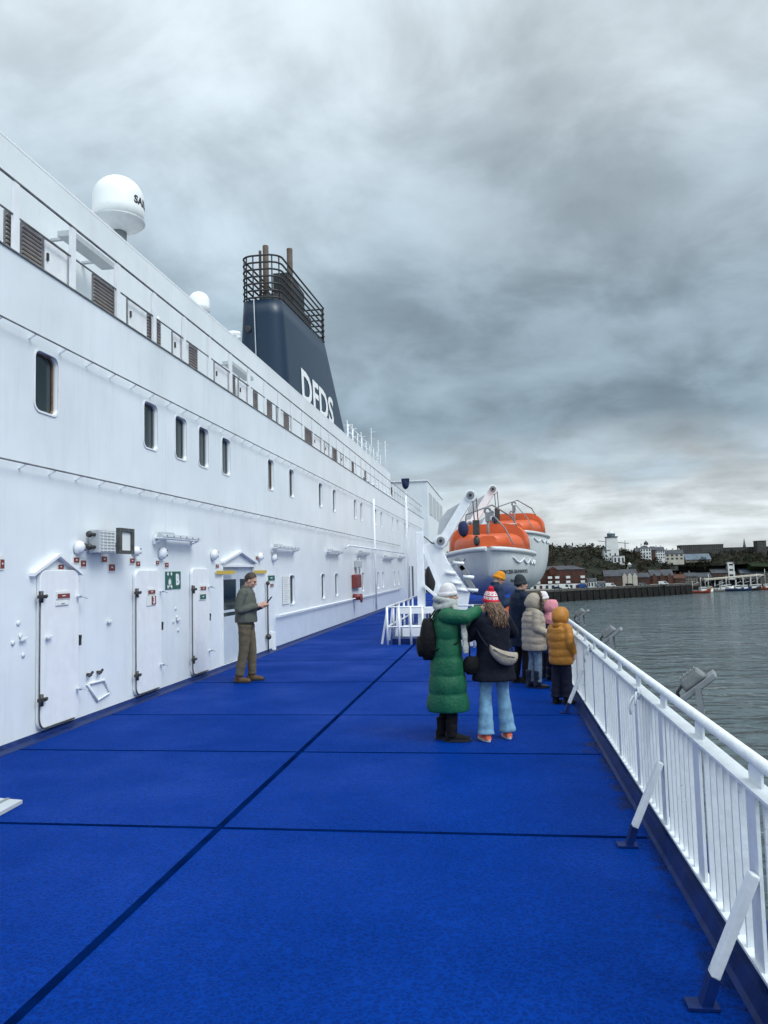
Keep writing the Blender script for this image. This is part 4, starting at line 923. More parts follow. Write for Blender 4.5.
# support frame in front of the davit: post, stays, beam
sf = thing('support_frame', onZ(419, 643, 0), 'white steel support frame with thick post and diagonal stays below the davit', 'frame')
YS = 20.6
def qs(px, py): return onY(px, py, YS)
m = MB(); a = qs(419.5, 532); m.bx(a.x - .10, a.x + .10, YS - .1, YS + .1, .0, a.z); m.build('post', M['white'], sf, bevel=.015)
m = MB(); m.bar(qs(423, 546), qs(441, 590), .10, .12, (0, 1, 0)); m.build('stay', M['white'], sf)
m = MB(); m.bar(qs(424, 585) + V((0, -.15, 0)), qs(447, 605) + V((0, -.15, 0)), .06, .22, (0, 1, 0)); m.build('stay', M['white'], sf)
m = MB(); m.bx(qs(398, 609).x, qs(452, 609).x, YS - .32, YS - .12, qs(420, 613).z, qs(420, 606.5).z); m.build('beam', M['white'], sf, bevel=.01)
for (px) in (400, 432, 446): x = qs(px, 620).x; MB().bx(x - .06, x + .06, YS - .30, YS - .14, 0, qs(420, 613.5).z).build('leg', M['white'], sf)
m = MB(); m.ell(qs(429, 580) + V((0, .3, 0)), (.15, .14, .38)); tag(m.build('covered_winch', M['black'], org=qs(431, 590)), 'dark covered winch between the stays of the davit frame', 'winch')
# low fence platform
pf = thing('platform_fence', onZ(400, 645, 0), 'low white fence platform with slanted posts at the foot of the davit', 'fence')
ya = onZ(390, 645, 0).y; m = MB(); xa = onZ(392, 642, 0).x
xb = xa + .95; yb = ya + 6
for z in (.45, .95): m.tube([(xb, ya, z), (xa, ya, z), (xa, yb, z)], .026, 6)
m.build('rail', M['white'], pf)
for k in range(6): MB().cyl((xa, ya + k * 1.2, .0), (xa, ya + k * 1.2, .95), .03, 6).build('post', M['white'], pf)
for k in range(1, 4): MB().cyl((xa + k * .3, ya, .0), (xa + k * .3, ya, .95), .03, 6).build('post', M['white'], pf)
for k in range(3): MB().bar((xa - .16 + .05 * k, ya + .1 + k * 1.0, 0.02), (xa, ya + .1 + k * 1.0, .92), .06, .05).build('brace', M['white'], pf)
m = MB(); m.bx(xa + .1, xb + .7, ya + .15, yb, .0, .14); m.build('plinth', M['navysteel'], pf); m = MB(); m.bx(xa + .3, xb + .5, ya + .6, ya + 1.1, .142, .42); m.build('locker', M['white'], pf, bevel=.02)
# cross barrier behind the people with lifebuoy
bx_ = thing('end_barrier', (0, 18.6, 0), 'low white barrier across the deck behind the standing people', 'barrier')
m = MB(); 
for z in (.35, .68, 1.0): m.cyl((-1.15, 18.6, z), (1.05, 18.6, z), .025, 6)
m.build('rail', M['white'], bx_); m = MB()
for k in range(5): m.cyl((-1.15 + .55 * k, 18.6, 0), (-1.15 + .55 * k, 18.6, 1.0), .03, 6)
m.build('post', M['white'], bx_)
m = MB(); m.bx(-1.1, 1.0, 18.9, 20.4, .0, .30); tag(m.build('deck_box', M['white'], org=V((0, 19.6, 0)), bevel=.02), 'low white deck box behind the barrier under the nearer lifeboat', 'box')
p = onY(517, 612, 18.4); lb = thing('lifebuoy', p, 'orange lifebuoy hanging on the barrier between the men in dark jackets', 'lifebuoy'); m = MB(); rz = Matrix.Rotation(.5, 3, 'Z')
m.tube([p + rz @ V((.30 * math.cos(a), 0, .30 * math.sin(a))) for a in [2 * PI * k / 28 for k in range(28)]], .065, 10, closed=True); m.build('ring', M['orange'], lb)
m = MB()
for a in (.8, 2.4, 3.9, 5.5): m.tube([p + rz @ V((.30 * math.cos(a + d), 0, .30 * math.sin(a + d))) for d in (-.1, 0, .1)], .068, 10)
m.build('reflective_band', M['signwhite'], lb)
# ================================================================== PEOPLE
def remesh(mb, voxel, smooth=3, name='surface'):
    me = mb.mesh(name); o = bpy.data.objects.new('surface', me); COL.objects.link(o)
    r = o.modifiers.new('r', 'REMESH'); r.mode = 'VOXEL'; r.voxel_size = voxel; r.use_smooth_shade = True
    if smooth: s = o.modifiers.new('s', 'SMOOTH'); s.factor = .5; s.iterations = smooth
    bpy.context.view_layer.update(); dg = bpy.context.evaluated_depsgraph_get()
    out = bpy.data.meshes.new_from_object(o.evaluated_get(dg)); bpy.data.objects.remove(o); bpy.data.meshes.remove(me)
    for p in out.polygons: p.use_smooth = True
    return out
def capsule(m, p0, p1, r0, r1, n=12):
    m.tube([p0, p1], [r0, r1], n); m.ell(p0, r0, n, 8); m.ell(p1, r1, n, 8)
def bend(pts, n=6):
    """smooth a polyline (joint points) with rounded corners; returns dense points"""
    pts = [V(p) for p in pts]; out = []
    for i in range(len(pts) - 1):
        p0 = pts[max(0, i - 1)]; p1 = pts[i]; p2 = pts[i + 1]; p3 = pts[min(len(pts) - 1, i + 2)]
        for k in range(n):
            t = k / n; a = p1 + (p2 - p1) * t; tt = t * t; t3 = tt * t
            c = .5 * ((2 * p1) + (p2 - p0) * t + (2 * p0 - 5 * p1 + 4 * p2 - p3) * tt + (3 * p1 - p0 - 3 * p2 + p3) * t3); out.append(a.lerp(c, .5))
    out.append(pts[-1]); return out
def cloth(name, col, rough=.8, var=.14, vs=14, sheen=.0, bump=.5, bs=16):
    m = mat(name, col, rough, var=var, vscale=vs, bump=bump, bscale=bs, bdist=.03 if bs < 40 else .008); b_ = m.node_tree.nodes['Principled BSDF']; b_.inputs['Sheen Weight'].default_value = sheen; b_.inputs['Specular IOR Level'].default_value = .18 if rough > .57 else .4; return m
class Fig:
    def __init__(s, px, py, H, face, label, at=None, hs=1.0, pitch=0., turn=0., R=None, L=None, curlR=.9, curlL=.9, handR=None, handL=None, feet=((.10, .0), (-.10, .0)), width=1.0, group=None):
        s.loc = at if at is not None else onZ(px, py, .0045); s.s = H / 1.75; s.rz = math.radians(face); s.hs = hs; s.w = width
        s.sh = {1: V((.175 * width, 0, 1.415)), -1: V((-.175 * width, 0, 1.415))}
        s.arm = {1: [V(p) for p in (R or ((.235 * width, -.03, 1.14), (.25 * width, .05, .90)))], -1: [V(p) for p in (L or ((-.235 * width, -.03, 1.14), (-.25 * width, .05, .90)))]}
        s.hand = {1: V(handR) if handR else None, -1: V(handL) if handL else None}; s.curl = {1: curlR, -1: curlL}
        s.hip = {1: V((.088, 0, .92)), -1: V((-.088, 0, .92))}
        s.ank = {}; s.knee = {}
        for sg, (fx, fy) in zip((1, -1), feet):
            s.ank[sg] = V((fx, fy - .03, .085)); s.knee[sg] = (s.hip[sg] + s.ank[sg]) / 2 + V((0, .025, .02))
        s.MH = Matrix.Translation((0, .005, 1.505)) @ Matrix.Rotation(turn, 4, 'Z') @ Matrix.Rotation(-pitch, 4, 'X') @ Matrix.Translation((0, .025, .125 * (.5 + .5 * hs))) @ Matrix.Scale(hs, 4)
        s.root = None; s.body(label, group)
    def sc(s, m):
        for i, p in enumerate(m.v): m.v[i] = p * s.s
        return m
    def head(s, m, fn):
        k = MB(); fn(k)
        m.add([s.MH @ p for p in k.v], []) ; o = len(m.v) - len(k.v)
        for f, a, b in zip(k.f, k.sm, k.mi): m.f.append([i + o for i in f]); m.sm.append(a); m.mi.append(b)
        return m
    def W(s, p): return s.loc + Matrix.Rotation(s.rz, 3, 'Z') @ (V(p) * s.s)
    def acc(s, m):
        for i, p in enumerate(m.v): m.v[i] = s.W(p)
        return m
    def part(s, name, m, mt, parent=None, vox=.011, smooth=3, raw=False, scaled=False):
        if not scaled: s.sc(m)
        me = m.mesh(name) if raw else remesh(m, vox, smooth, name)
        return link(name, me, mt, parent or s.root)
    def body(s, label, group):
        m = MB()
        for z0, z1, r0, r1 in ():
            pass
        m.loft([[V((rx * math.cos(a), cy + ry * math.sin(a), z)) for a in [2 * PI * k / 20 for k in range(20)]] for z, rx, ry, cy in ((.86, .12, .09, 0), (.92, .155, .105, -.01), (1.05, .135, .095, 0), (1.2, .15, .105, 0), (1.32, .165, .105, .0), (1.42, .15, .085, -.01), (1.465, .07, .06, -.01))])
        capsule(m, V((0, -.005, 1.42)), s.MH @ V((0, -.022, -.06)), .056, .050)
        for sg in (1, -1):
            e, w = s.arm[sg]; sh = s.sh[sg]
            capsule(m, sh * .97, e, .05, .038); capsule(m, e, w, .038, .026)
            h, k, a = s.hip[sg], s.knee[sg], s.ank[sg]
            capsule(m, h, k, .082, .055); capsule(m, k, a, .055, .036); capsule(m, a + V((0, -.03, -.045)), a + V((.0, .095, -.052)), .035, .026)
            # hand: palm, four unequal fingers in two joints, thumb from the side of the palm
            d = s.hand[sg].normalized() if s.hand[sg] else (w - e).normalized()
            inn = V((-sg, .15, .0)); n = (inn - d * inn.dot(d)).normalized(); sd = d.cross(n).normalized()
            if sd.dot(V((0, 1, .4))) < 0: sd = -sd
            for o in (-.024, 0, .024): capsule(m, w + sd * o * .7, w + d * .085 + sd * o, .015, .0135, 8)
            c = s.curl[sg]
            for i, (o, ln) in enumerate(((-.031, .058), (-.0105, .070), (.0105, .075), (.031, .066))):
                k0 = w + d * .088 + sd * o; d1 = (d * math.cos(c * .7) + n * math.sin(c * .7)); k1 = k0 + d1 * ln * .52; d2 = (d * math.cos(c * 1.7) + n * math.sin(c * 1.7)); capsule(m, k0, k1, .0095, .009, 8); capsule(m, k1, k1 + d2 * ln * .5, .009, .0078, 8)
            t0 = w + d * .03 + sd * .03; t1 = t0 + (sd * .7 + d * .6 + n * .35).normalized() * .04; capsule(m, t0, t1, .0125, .0105, 8); capsule(m, t1, t1 + (d * .8 + n * .5 + sd * .1).normalized() * .032, .0105, .0085, 8)
        def hd(k):
            k.ell((0, -.012, .025), (.074, .094, .098)); k.ell((0, .02, -.04), (.058, .072, .078)); k.ell((0, .055, -.085), (.030, .028, .028))
            k.tube([(0, .082, .022), (0, .104, -.018)], [.010, .016], 8); k.ell((0, .103, -.022), (.015, .013, .011))
            k.ell((0, .075, .035), (.05, .018, .012)); k.ell((.04, .06, -.02), (.022, .022, .02)); k.ell((-.04, .06, -.02), (.022, .022, .02))
            for sx in (-1, 1): k.ell((sx * .077, -.008, -.005), (.010, .022, .033))
            k.ell((0, .083, -.055), (.024, .012, .014))
        s.head(m, hd); s.sc(m)
        me = remesh(m, .0075, 2, 'person'); o = link('person', me, M['skin'], None, s.loc); o.rotation_euler.z = s.rz; tag(o, label, 'person', group); s.root = o
        for sx in (-1, 1):
            k = MB(); s.head(k, lambda q: q.ell((sx * .031, .079, .008), (.013, .009, .008), 10, 6)); s.part('eye', k, M['eye'], raw=True)
        k = MB(); s.head(k, lambda q: q.ell((0, .094, -.056), (.022, .008, .007), 10, 6)); s.part('mouth', k, M['lip'], raw=True)
    def coat(s, mt, hem=.62, hx=.23, hy=.19, chest=(.215, .155), waist=None, t=.02, per=0, amp=.10, sl=(.082, .068, .056), collar=.055, name='coat', cuff=.96, vox=.0105, top=1.49, back=0.0, sper=None):
        waist = waist or (chest[0] * .94, chest[1] * .97); m = MB()
        keys = [(hem, hx, hy), ((hem * .55 + 1.08 * .45), (hx + waist[0]) / 2 + .005, (hy + waist[1]) / 2 + .005), (1.08, waist[0], waist[1]), (1.28, *chest), (1.40, chest[0] * .94, chest[1] * .88), (1.46, chest[0] * .66, chest[1] * .70), (top, .085, .085), (top + collar, .078, .082)]
        def g(z, ph=0): return 1 - amp * (1 - abs(math.sin(PI * (z - hem) / per + ph)) ** .55) if per else 1
        rings = []; NZ = 90
        for i in range(NZ + 1):
            z = keys[0][0] + (keys[-1][0] - keys[0][0]) * i / NZ
            for a, b in zip(keys, keys[1:]):
                if a[0] <= z <= b[0] + 1e-6: f = (z - a[0]) / (b[0] - a[0]); f = f * f * (3 - 2 * f); rx = a[1] + (b[1] - a[1]) * f; ry = a[2] + (b[2] - a[2]) * f; break
            ring = []
            for k in range(28):
                a_ = 2 * PI * k / 28; q = 1 - (1 - g(z + .022 * noise.noise(V((math.cos(a_) * 1.7, math.sin(a_) * 1.7, s.rz * 3))))) * (1 + .7 * noise.noise(V((math.cos(a_) * 2.6, math.sin(a_) * 2.6, z * 4)))) if z < 1.42 else 1; wr = 1 + .034 * noise.noise(V((math.cos(a_) * 2.1, math.sin(a_) * 2.1, z * 5 + s.rz * 9))) * (1.6 if z < 1.3 else .5)
                fold = 1 + (.035 * math.sin(a_ * 7 + s.rz) * max(0, (1.0 - z)) if not per else 0)
                ring.append(V((rx * s.w * math.cos(a_) * q * wr * fold, back + (ry * math.sin(a_)) * q * wr * fold, z)))
            rings.append(ring)
        m.loft(rings)
        for sg in (1, -1):
            e, w = s.arm[sg]; sh = s.sh[sg]; we = e.lerp(w, cuff); pts = bend([sh * .80 + V((0, 0, .22)) * 0 + V((0, 0, 1.4 * .2)), sh + V((0, 0, -.01)), e, we], 14); N = len(pts); acc_ = 0; rr = []
            for i in range(N):
                if i: acc_ += (pts[i] - pts[i - 1]).length
                f = i / (N - 1); r = sl[0] + (sl[1] - sl[0]) * min(1, f / .62) if f < .62 else sl[1] + (sl[2] - sl[1]) * (f - .62) / .38
                p_ = sper or per; r *= (1 - amp * 1.1 * (1 - abs(math.sin(PI * acc_ / p_)) ** .55)) if per else 1
                r *= 1 + .07 * noise.noise(pts[i] * 20); rr.append(r)
            m.tube(pts, rr, 14)
        return s.part(name, m, mt, vox=vox, smooth=2 if per else 4)
    def trousers(s, mt, r=(.098, .068, .060), flare=0, zc=.11, name='trousers', zt=1.06, wr=.03):
        m = MB(); m.loft([[V((rx * math.cos(a), ry * math.sin(a) - .01, z)) for a in [2 * PI * k / 20 for k in range(20)]] for z, rx, ry in ((.84, .13, .10), (.92, .178, .132), (zt, .172, .128))])
        for sg in (1, -1):
            a = s.ank[sg]; e = V((a.x, a.y - .005, zc)); pts = bend([s.hip[sg] + V((0, 0, -.02)), s.knee[sg], e], 12); N = len(pts); rr = []
            for i in range(N):
                f = i / (N - 1); q = r[0] + (r[1] - r[0]) * f * 2 if f < .5 else r[1] + (r[2] + flare - r[1]) * (f - .5) * 2
                rr.append(q * (1 + wr * math.sin(f * 40 + sg) * (.4 + abs(f - .5) * 1.5) + .03 * noise.noise(V((f * 9, sg, s.rz)))))
            m.tube(pts, rr, 16)
        return s.part(name, m, mt, vox=.010, smooth=2)
    def shoes(s, mt, sole=None, shaft=.10, r=.05, ln=.27, name='shoe', lace=None):
        for sg in (1, -1):
            a = s.ank[sg]; out = V((sg * .10, 1, 0)).normalized(); m = MB(); rings = []
            for i in range(11):
                f = i / 10; y = -.085 + ln * f; wd = (.036 + .014 * math.sin(PI * min(1, f * 1.25))) if f < .8 else .048 * math.sqrt(max(.06, 1 - ((f - .8) / .2) ** 2)); ht = .095 - .055 * max(0, f - .25) / .75 if f > .25 else .095; ht *= 1 if f < .93 else .72
                c = V((a.x, a.y, 0)) + out * y; sd = V((out.y, -out.x, 0))
                rings.append([c + sd * (wd * math.cos(t) * (1 if math.sin(t) < 0 else .92)) + V((0, 0, .012 + (ht if math.sin(t) > 0 else .0) * abs(math.sin(t)) ** .7)) for t in [2 * PI * k / 18 for k in range(18)]])
            m.loft(rings); m.tube([a + V((0, -.01, -.03)), a + V((0, -.012, shaft))], [r, r * 1.05], 14)
            o = s.part(name, m, mt, vox=.008, smooth=2)
            k = MB(); k.loft([[V((p.x, p.y, z)) + (V((p.x, p.y, 0)) - V((a.x, a.y + .04, 0))) * .05 for p in [V((a.x, a.y, 0)) + out * (-.092 + (ln + .012) * .5 * (1 + math.cos(t)) ) + V((out.y, -out.x, 0)) * .049 * math.sin(t) * (1 - .12 * math.cos(t + PI)) for t in [2 * PI * j / 24 for j in range(24)]]] for z in (0.0, .026)], smooth=False); s.part('sole', k, sole or M['black'], o, raw=True)
            if lace:
                k = MB()
                for j in range(4): y = .02 + .028 * j; c = a + out * y + V((0, 0, .02 - .014 * j)); k.cyl(c + V((-.03, 0, 0)), c + V((.03, 0, 0)), .005, 6)
                s.part('lace', k, lace, o, raw=True)
    def beanie(s, mt, pom=None, pattern=False, slouch=0., low=.0, fold=True):
        def f(k):
            rings = []; NZ, NK = 16, 36
            for i in range(NZ + 1):
                u = i / NZ; a = u * PI / 2; ring = []
                r = math.cos(a) ** .72 if u < .98 else .03; z = .012 - low + (.142 + slouch * .3) * math.sin(a)
                for q in range(NK):
                    t = 2 * PI * q / NK; rib = 1 + (.012 * math.sin(t * 18))
                    ring.append(V((.087 * r * math.cos(t) * rib, -.012 - slouch * .45 * u + .107 * r * math.sin(t) * rib, z - .018 * math.sin(t) * -1 * (1 - u) * 1.0)))
                rings.append(ring)
            k.loft(rings)
            if pattern:
                n0 = 0
                for i in range(NZ):
                    for q in range(NK):
                        red = i in (0, 1, 5, 11, 12, 13, 14, 15) or (i in (3,) and q % 3 == 0) or (i in (7, 8, 9) and (q + (i == 8) * 2) % 4 < 2 and not (i == 8 and q % 2))
                        k.mi[n0 + i * NK + q] = 1 if red else 0
            if fold:
                k.tube([V((.080 * math.cos(t), -.012 + .101 * math.sin(t), .026 - low + .018 * math.sin(t))) for t in [2 * PI * q / 36 for q in range(36)]], .016, 8, closed=True, mi=1 if pattern else 0, flat=1.7)
        m = MB(); s.head(m, f); o = s.part('hat', m, mt, raw=True)
        if pom:
            m = MB()
            def g(k):
                k.ell((0, -.02, .165), .036, 18, 12)
                for i, p in enumerate(k.v): d = p - V((0, -.02, .165)); k.v[i] = V((0, -.02, .165)) + d * (1 + .25 * noise.noise(p * 90))
            s.head(m, g); s.part('pompom', m, pom, o, raw=True)
    def hair(s, mt):
        def f(k):
            k.ell((0, -.018, .034), (.084, .100, .100), 28, 20); keep = []; d = V((0, -.76, .65))
            for i, p in enumerate(k.v):
                k.v[i] = V((0, -.018, .034)) + (p - V((0, -.018, .034))) * (1 + .05 * noise.noise(p * 40))
            fs = []
            for fc in k.f:
                c = sum((k.v[i] for i in fc), V()) / len(fc) - V((0, -.018, .034)); c = V((c.x / .084, c.y / .1, c.z / .1))
                if c.normalized().dot(d) > -.18: fs.append(fc)
            k.f = fs; k.sm = [True] * len(fs); k.mi = [0] * len(fs)
        m = MB(); s.head(m, f); return s.part('hair', m, mt, raw=True)
    def hood(s, mt, fur=None, r=(.118, .150), depth=(-.155, .075)):
        def f(k):
            rings = []; N = 14
            for i in range(N + 1):
                u = i / N; y = depth[0] + (depth[1] - depth[0]) * u; rr = math.sin(min(1, u * 1.55 + .06) * PI / 2) ** .62 * (1 - .10 * max(0, u - .6) / .4)
                rings.append([V((r[0] * rr * math.cos(t) * (1 + .03 * math.sin(5 * t + u * 6)), y + .012 * math.sin(t), .0 + r[1] * rr * math.sin(t) * (1 + .02 * math.sin(8 * u)))) for t in [2 * PI * q / 28 for q in range(28)]])
            rings.append([p + V((-p.x * .16, .004, -p.z * .14)) for p in rings[-1]]); rings.append([V((p.x, p.y - .06, p.z)) for p in rings[-1]])
            k.loft(rings, caps=False); k.f.append(list(range(28))); k.sm.append(True); k.mi.append(0)
        m = MB(); s.head(m, f)
        # gathered neck of the hood
        o = s.part('hood', m, mt, raw=True)
        if fur:
            m = MB(); rnd = random.Random(2)
            def g(k):
                for q in range(64):
                    t = 2 * PI * q / 64
                    for j in range(7):
                        c = V((r[0] * .92 * math.cos(t), depth[1] - .005, r[1] * .92 * math.sin(t))); dr = V((math.cos(t) * rnd.uniform(-.2, 1), rnd.uniform(-.3, 1.0), math.sin(t) * rnd.uniform(-.2, 1))).normalized(); k.tube([c, c + dr * rnd.uniform(.03, .055)], [.010, .002], 5)
            s.head(m, g); s.part('fur_trim', m, fur, o, raw=True)
        k = MB(); k.tube([(0, -.03, 1.42), (0, -.02, 1.50), (0, -.01, 1.56)], [.13, .115, .10], 18); s.part('hood_collar', k, mt, o, raw=True)
C_ = dict(olive=cloth('olive_knit', (.095, .102, .088), .9, bump=.5, bs=90), khaki=cloth('khaki_trousers', (.115, .095, .065), .85), brownshoe=cloth('brown_suede', (.10, .062, .035), .8), hairbrown=cloth('brown_hair', (.035, .021, .015), .55, var=.4, vs=60, bump=.6, bs=120),
    green=cloth('green_puffer', (.003, .090, .040), .56, var=.10, vs=9, bump=.3, bs=35), greydark=cloth('charcoal_cloth', (.020, .021, .024), .8), blackcloth=cloth('black_cloth', (.006, .006, .007), .75), whiteknit=cloth('white_knit', (.62, .60, .60), .9, bump=.6, bs=140), scarf=cloth('pale_grey_scarf', (.34, .36, .35), .95, var=.25, vs=40, bump=.6, bs=80),
    navy=cloth('navy_coat', (.0045, .006, .014), .8), navy2=cloth('navy_jacket', (.006, .017, .048), .6), navy3=cloth('dark_navy_parka', (.004, .011, .028), .65), jeans=cloth('light_blue_jeans', (.155, .30, .43), .85, var=.28, vs=14, bump=.4, bs=50), coral=cloth('coral_sneaker', (.78, .17, .09), .6), mustard=cloth('mustard_knit', (.60, .24, .02), .9, bump=.6, bs=140), charcoalknit=cloth('charcoal_knit', (.03, .034, .04), .9, bump=.6, bs=140),
    beige=cloth('beige_puffer', (.30, .255, .205), .55, var=.08, vs=9, bump=.3, bs=35), fur=cloth('brown_grey_fur', (.13, .10, .075), .9, var=.4, vs=60), wash=cloth('grey_blue_jeans', (.15, .21, .28), .85, var=.25, vs=18), boot=cloth('dark_blue_rubber_boot', (.008, .012, .026), .35), pink=cloth('pink_hood', (.55, .22, .26), .85, var=.1, vs=12), denimblue=cloth('blue_jacket', (.022, .07, .16), .6), ochre=cloth('ochre_puffer', (.36, .145, .015), .5, var=.08, vs=9, bump=.3, bs=35), navytr=cloth('navy_trousers', (.008, .010, .026), .75), redknit=cloth('red_knit', (.50, .02, .045), .9, bump=.5, bs=120), bagbeige=cloth('beige_bag', (.30, .262, .22), .6), solewhite=cloth('pale_sole', (.55, .5, .47), .6))
GP = None
# man with phone at the entrance
f = Fig(247, 681.5, 1.92, -86, 'person in olive sweater and khaki trousers by the white wall, looking at a phone', pitch=.45, width=1.04, R=((.235, -.06, 1.15), (.10, .24, 1.21)), L=((-.235, -.03, 1.14), (-.09, .26, 1.20)), handR=(-.35, .9, .35), handL=(.35, .9, .3), curlR=.8, curlL=.8, feet=((.12, -.055), (-.12, .09)))
f.coat(C_['olive'], hem=.945, hx=.205, hy=.18, chest=(.21, .16), waist=(.20, .172), sl=(.082, .066, .05), collar=.045, name='sweater', cuff=.93); f.trousers(C_['khaki'], (.112, .082, .068), wr=.03); f.shoes(C_['brownshoe'], M['black'], .12, .052); f.hair(C_['hairbrown'])
k = f.acc(MB().box((0, .375, 1.285), (.075, .012, .15), Matrix.Rotation(-.7, 3, 'X'))); ph = k.build('phone', M['black'], org=f.W((0, .375, 1.285)), bevel=.004); tag(ph, 'dark phone held by the person in the olive sweater', 'phone')
k = f.acc(MB().box((0, .3685, 1.279), (.066, .003, .138), Matrix.Rotation(-.7, 3, 'X'))); k.build('screen', M['greyglass'], ph)
# woman in long green coat
f = Fig(449.5, 740, 1.71, -80, 'person in a long green puffer coat, white hat and grey scarf, reaching out', pitch=.08, turn=-.05, R=((.23, .19, 1.39), (.03, .38, 1.455)), L=((-.20, .12, 1.16), (-.03, .33, 1.27)), handR=(-.1, 1, -.05), curlR=.45, curlL=.9, feet=((.08, .06), (-.08, -.03)))
f.coat(C_['green'], hem=.33, hx=.22, hy=.25, chest=(.225, .17), waist=(.215, .175), per=.205, amp=.075, sl=(.098, .086, .066), sper=.16)
f.trousers(C_['blackcloth'], (.09, .062, .058)); f.shoes(C_['blackcloth'], M['black'], .16, .06, .28); f.beanie(C_['whiteknit'], low=.01)
m = MB(); m.tube([V((.095 * math.cos(t), .0 + .10 * math.sin(t), 1.515 + .025 * math.sin(t * 2))) for t in [2 * PI * i / 24 for i in range(24)]], .048, 10, closed=True); m.tube([V((.098 * math.cos(t), -.005 + .105 * math.sin(t), 1.575 - .02 * math.sin(t))) for t in [2 * PI * i / 24 for i in range(24)]], .036, 10, closed=True)
m.tube(bend([(.09, .10, 1.50), (.15, .17, 1.36), (.16, .19, 1.16), (.15, .20, .98)], 6), [.05 + .006 * math.sin(i * 1.3) for i in range(19)], 10, flat=.5); m.tube(bend([(-.04, .10, 1.50), (-.03, .20, 1.36), (-.03, .22, 1.18), (-.03, .22, 1.02)], 6), [.046 + .006 * math.sin(i * 1.7) for i in range(19)], 10, flat=.5)
f.part('scarf', m, C_['scarf'], vox=.010, smooth=1)
def pack(f, mt, label, zc=1.14):
    t = thing('backpack', f.W((0, -.21, zc - .22)), label, 'backpack'); m = MB(); rings = []
    for i in range(13):
        u = i / 12; z = zc - .23 + .46 * u; q = math.sin(PI * (.10 + .80 * u)) ** .45; rings.append([V((.155 * q * math.copysign(abs(math.cos(a)) ** .6, math.cos(a)), -.205 + .10 * (1.1 - .25 * u) * q * math.copysign(abs(math.sin(a)) ** .6, math.sin(a)), z)) for a in [2 * PI * k / 24 for k in range(24)]])
    m.loft(rings); f.acc(m); m.build('bag_body', mt, t)
    m = MB(); rings = []
    for i in range(9):
        u = i / 8; z = zc - .19 + .22 * u; q = math.sin(PI * (.12 + .76 * u)) ** .45; rings.append([V((.12 * q * math.copysign(abs(math.cos(a)) ** .6, math.cos(a)), -.295 + .05 * q * math.copysign(abs(math.sin(a)) ** .6, math.sin(a)), z)) for a in [2 * PI * k / 20 for k in range(20)]])
    m.loft(rings); f.acc(m); m.build('pocket', mt, t)
    for sg in (1, -1):
        m = MB(); m.tube(bend([(sg * .09, -.19, zc + .20), (sg * .115, -.09, 1.475), (sg * .125, .09, 1.44), (sg * .15, .185, 1.25), (sg * .19, .10, 1.10), (sg * .15, -.19, zc - .12)], 7), .017, 8, flat=.4); f.acc(m); m.build('strap', mt, t)
    m = MB(); m.tube(bend([(-.04, -.18, zc + .22), (-.03, -.18, zc + .28), (.03, -.18, zc + .28), (.04, -.18, zc + .22)], 5), .010, 6); f.acc(m); m.build('handle', mt, t)
    for (x, z) in ((.13, 1.30), (.175, 1.16)):
        m = MB(); m.ell((x, .19 if z < 1.2 else .17, z), .018, 10, 8); f.acc(m); m.build('buckle', M['palegrey'], t)
pack(f, C_['blackcloth'], 'black backpack worn on the back of the long green coat')
t = thing('shoulder_bag', f.W((.12, .27, .75)), 'small black shoulder bag hanging in front of the long green coat', 'bag'); m = MB(); rings = []
for i in range(9):
    u = i / 8; q = math.sin(PI * (.1 + .8 * u)) ** .5; rings.append([V((.10 + .055 * q * math.cos(a), .27 + .105 * q * math.sin(a), .74 + .20 * u)) for a in [2 * PI * k / 18 for k in range(18)]])
m.loft(rings); f.acc(m); m.build('bag_body', C_['blackcloth'], t); m = MB(); m.tube(bend([(.10, .25, .93), (.14, .235, 1.15), (.10, .17, 1.38), (-.05, .08, 1.49)], 6), .010, 6); f.acc(m); m.build('strap', C_['blackcloth'], t)
# girl taking a photo
g = Fig(496.5, 739, 1.61, 22, 'person in navy coat, flared jeans and red white bobble hat, seen from behind', pitch=-.02, turn=.15, R=((.30, .08, 1.235), (.08, .33, 1.47)), L=((-.27, .10, 1.22), (-.10, .33, 1.47)), handR=(-.35, .4, .75), handL=(.3, .4, .75), curlR=.8, curlL=.8, feet=((.155, .05), (-.145, .0)))
g.coat(C_['navy'], hem=.70, hx=.275, hy=.21, chest=(.215, .15), waist=(.205, .155), sl=(.088, .074, .058)); g.trousers(C_['jeans'], (.098, .072, .082), flare=.018, zc=.075, wr=.05); g.shoes(C_['coral'], C_['solewhite'], .05, .05, .255, lace=C_['solewhite'])
g.beanie([C_['whiteknit'], C_['redknit']], pom=C_['redknit'], pattern=True)
m = MB(); rnd = random.Random(4)
for i in range(120):
    a = PI + PI * (i + .5) / 120; j = rnd.uniform(.9, 1.08); x0 = .082 * math.cos(a); y0 = -.005 + .098 * math.sin(a); ph = rnd.uniform(0, 6); L_ = rnd.uniform(.20, .31)
    xo = (.105 * math.cos(a) + rnd.uniform(-.02, .02)) * j + .045; yo = -.05 + .12 * math.sin(a) * j
    pts = []
    for q in range(12):
        u = q / 11; pts.append(V((x0 + (xo - x0) * min(1, u * 1.8) + .010 * math.sin(u * 12 + ph * .4), y0 + (yo - y0) * min(1, u * 1.6) - .012 * math.sin(u * 11 + ph * 2), 1.635 - L_ * u)))
    m.tube(pts, [.0095 - .006 * (q / 11) for q in range(12)], 5)
g.part('hair', m, mat('wavy_brown_hair', (.17, .10, .062), .5, var=.45, vscale=30, bump=.6, bscale=70), raw=True)
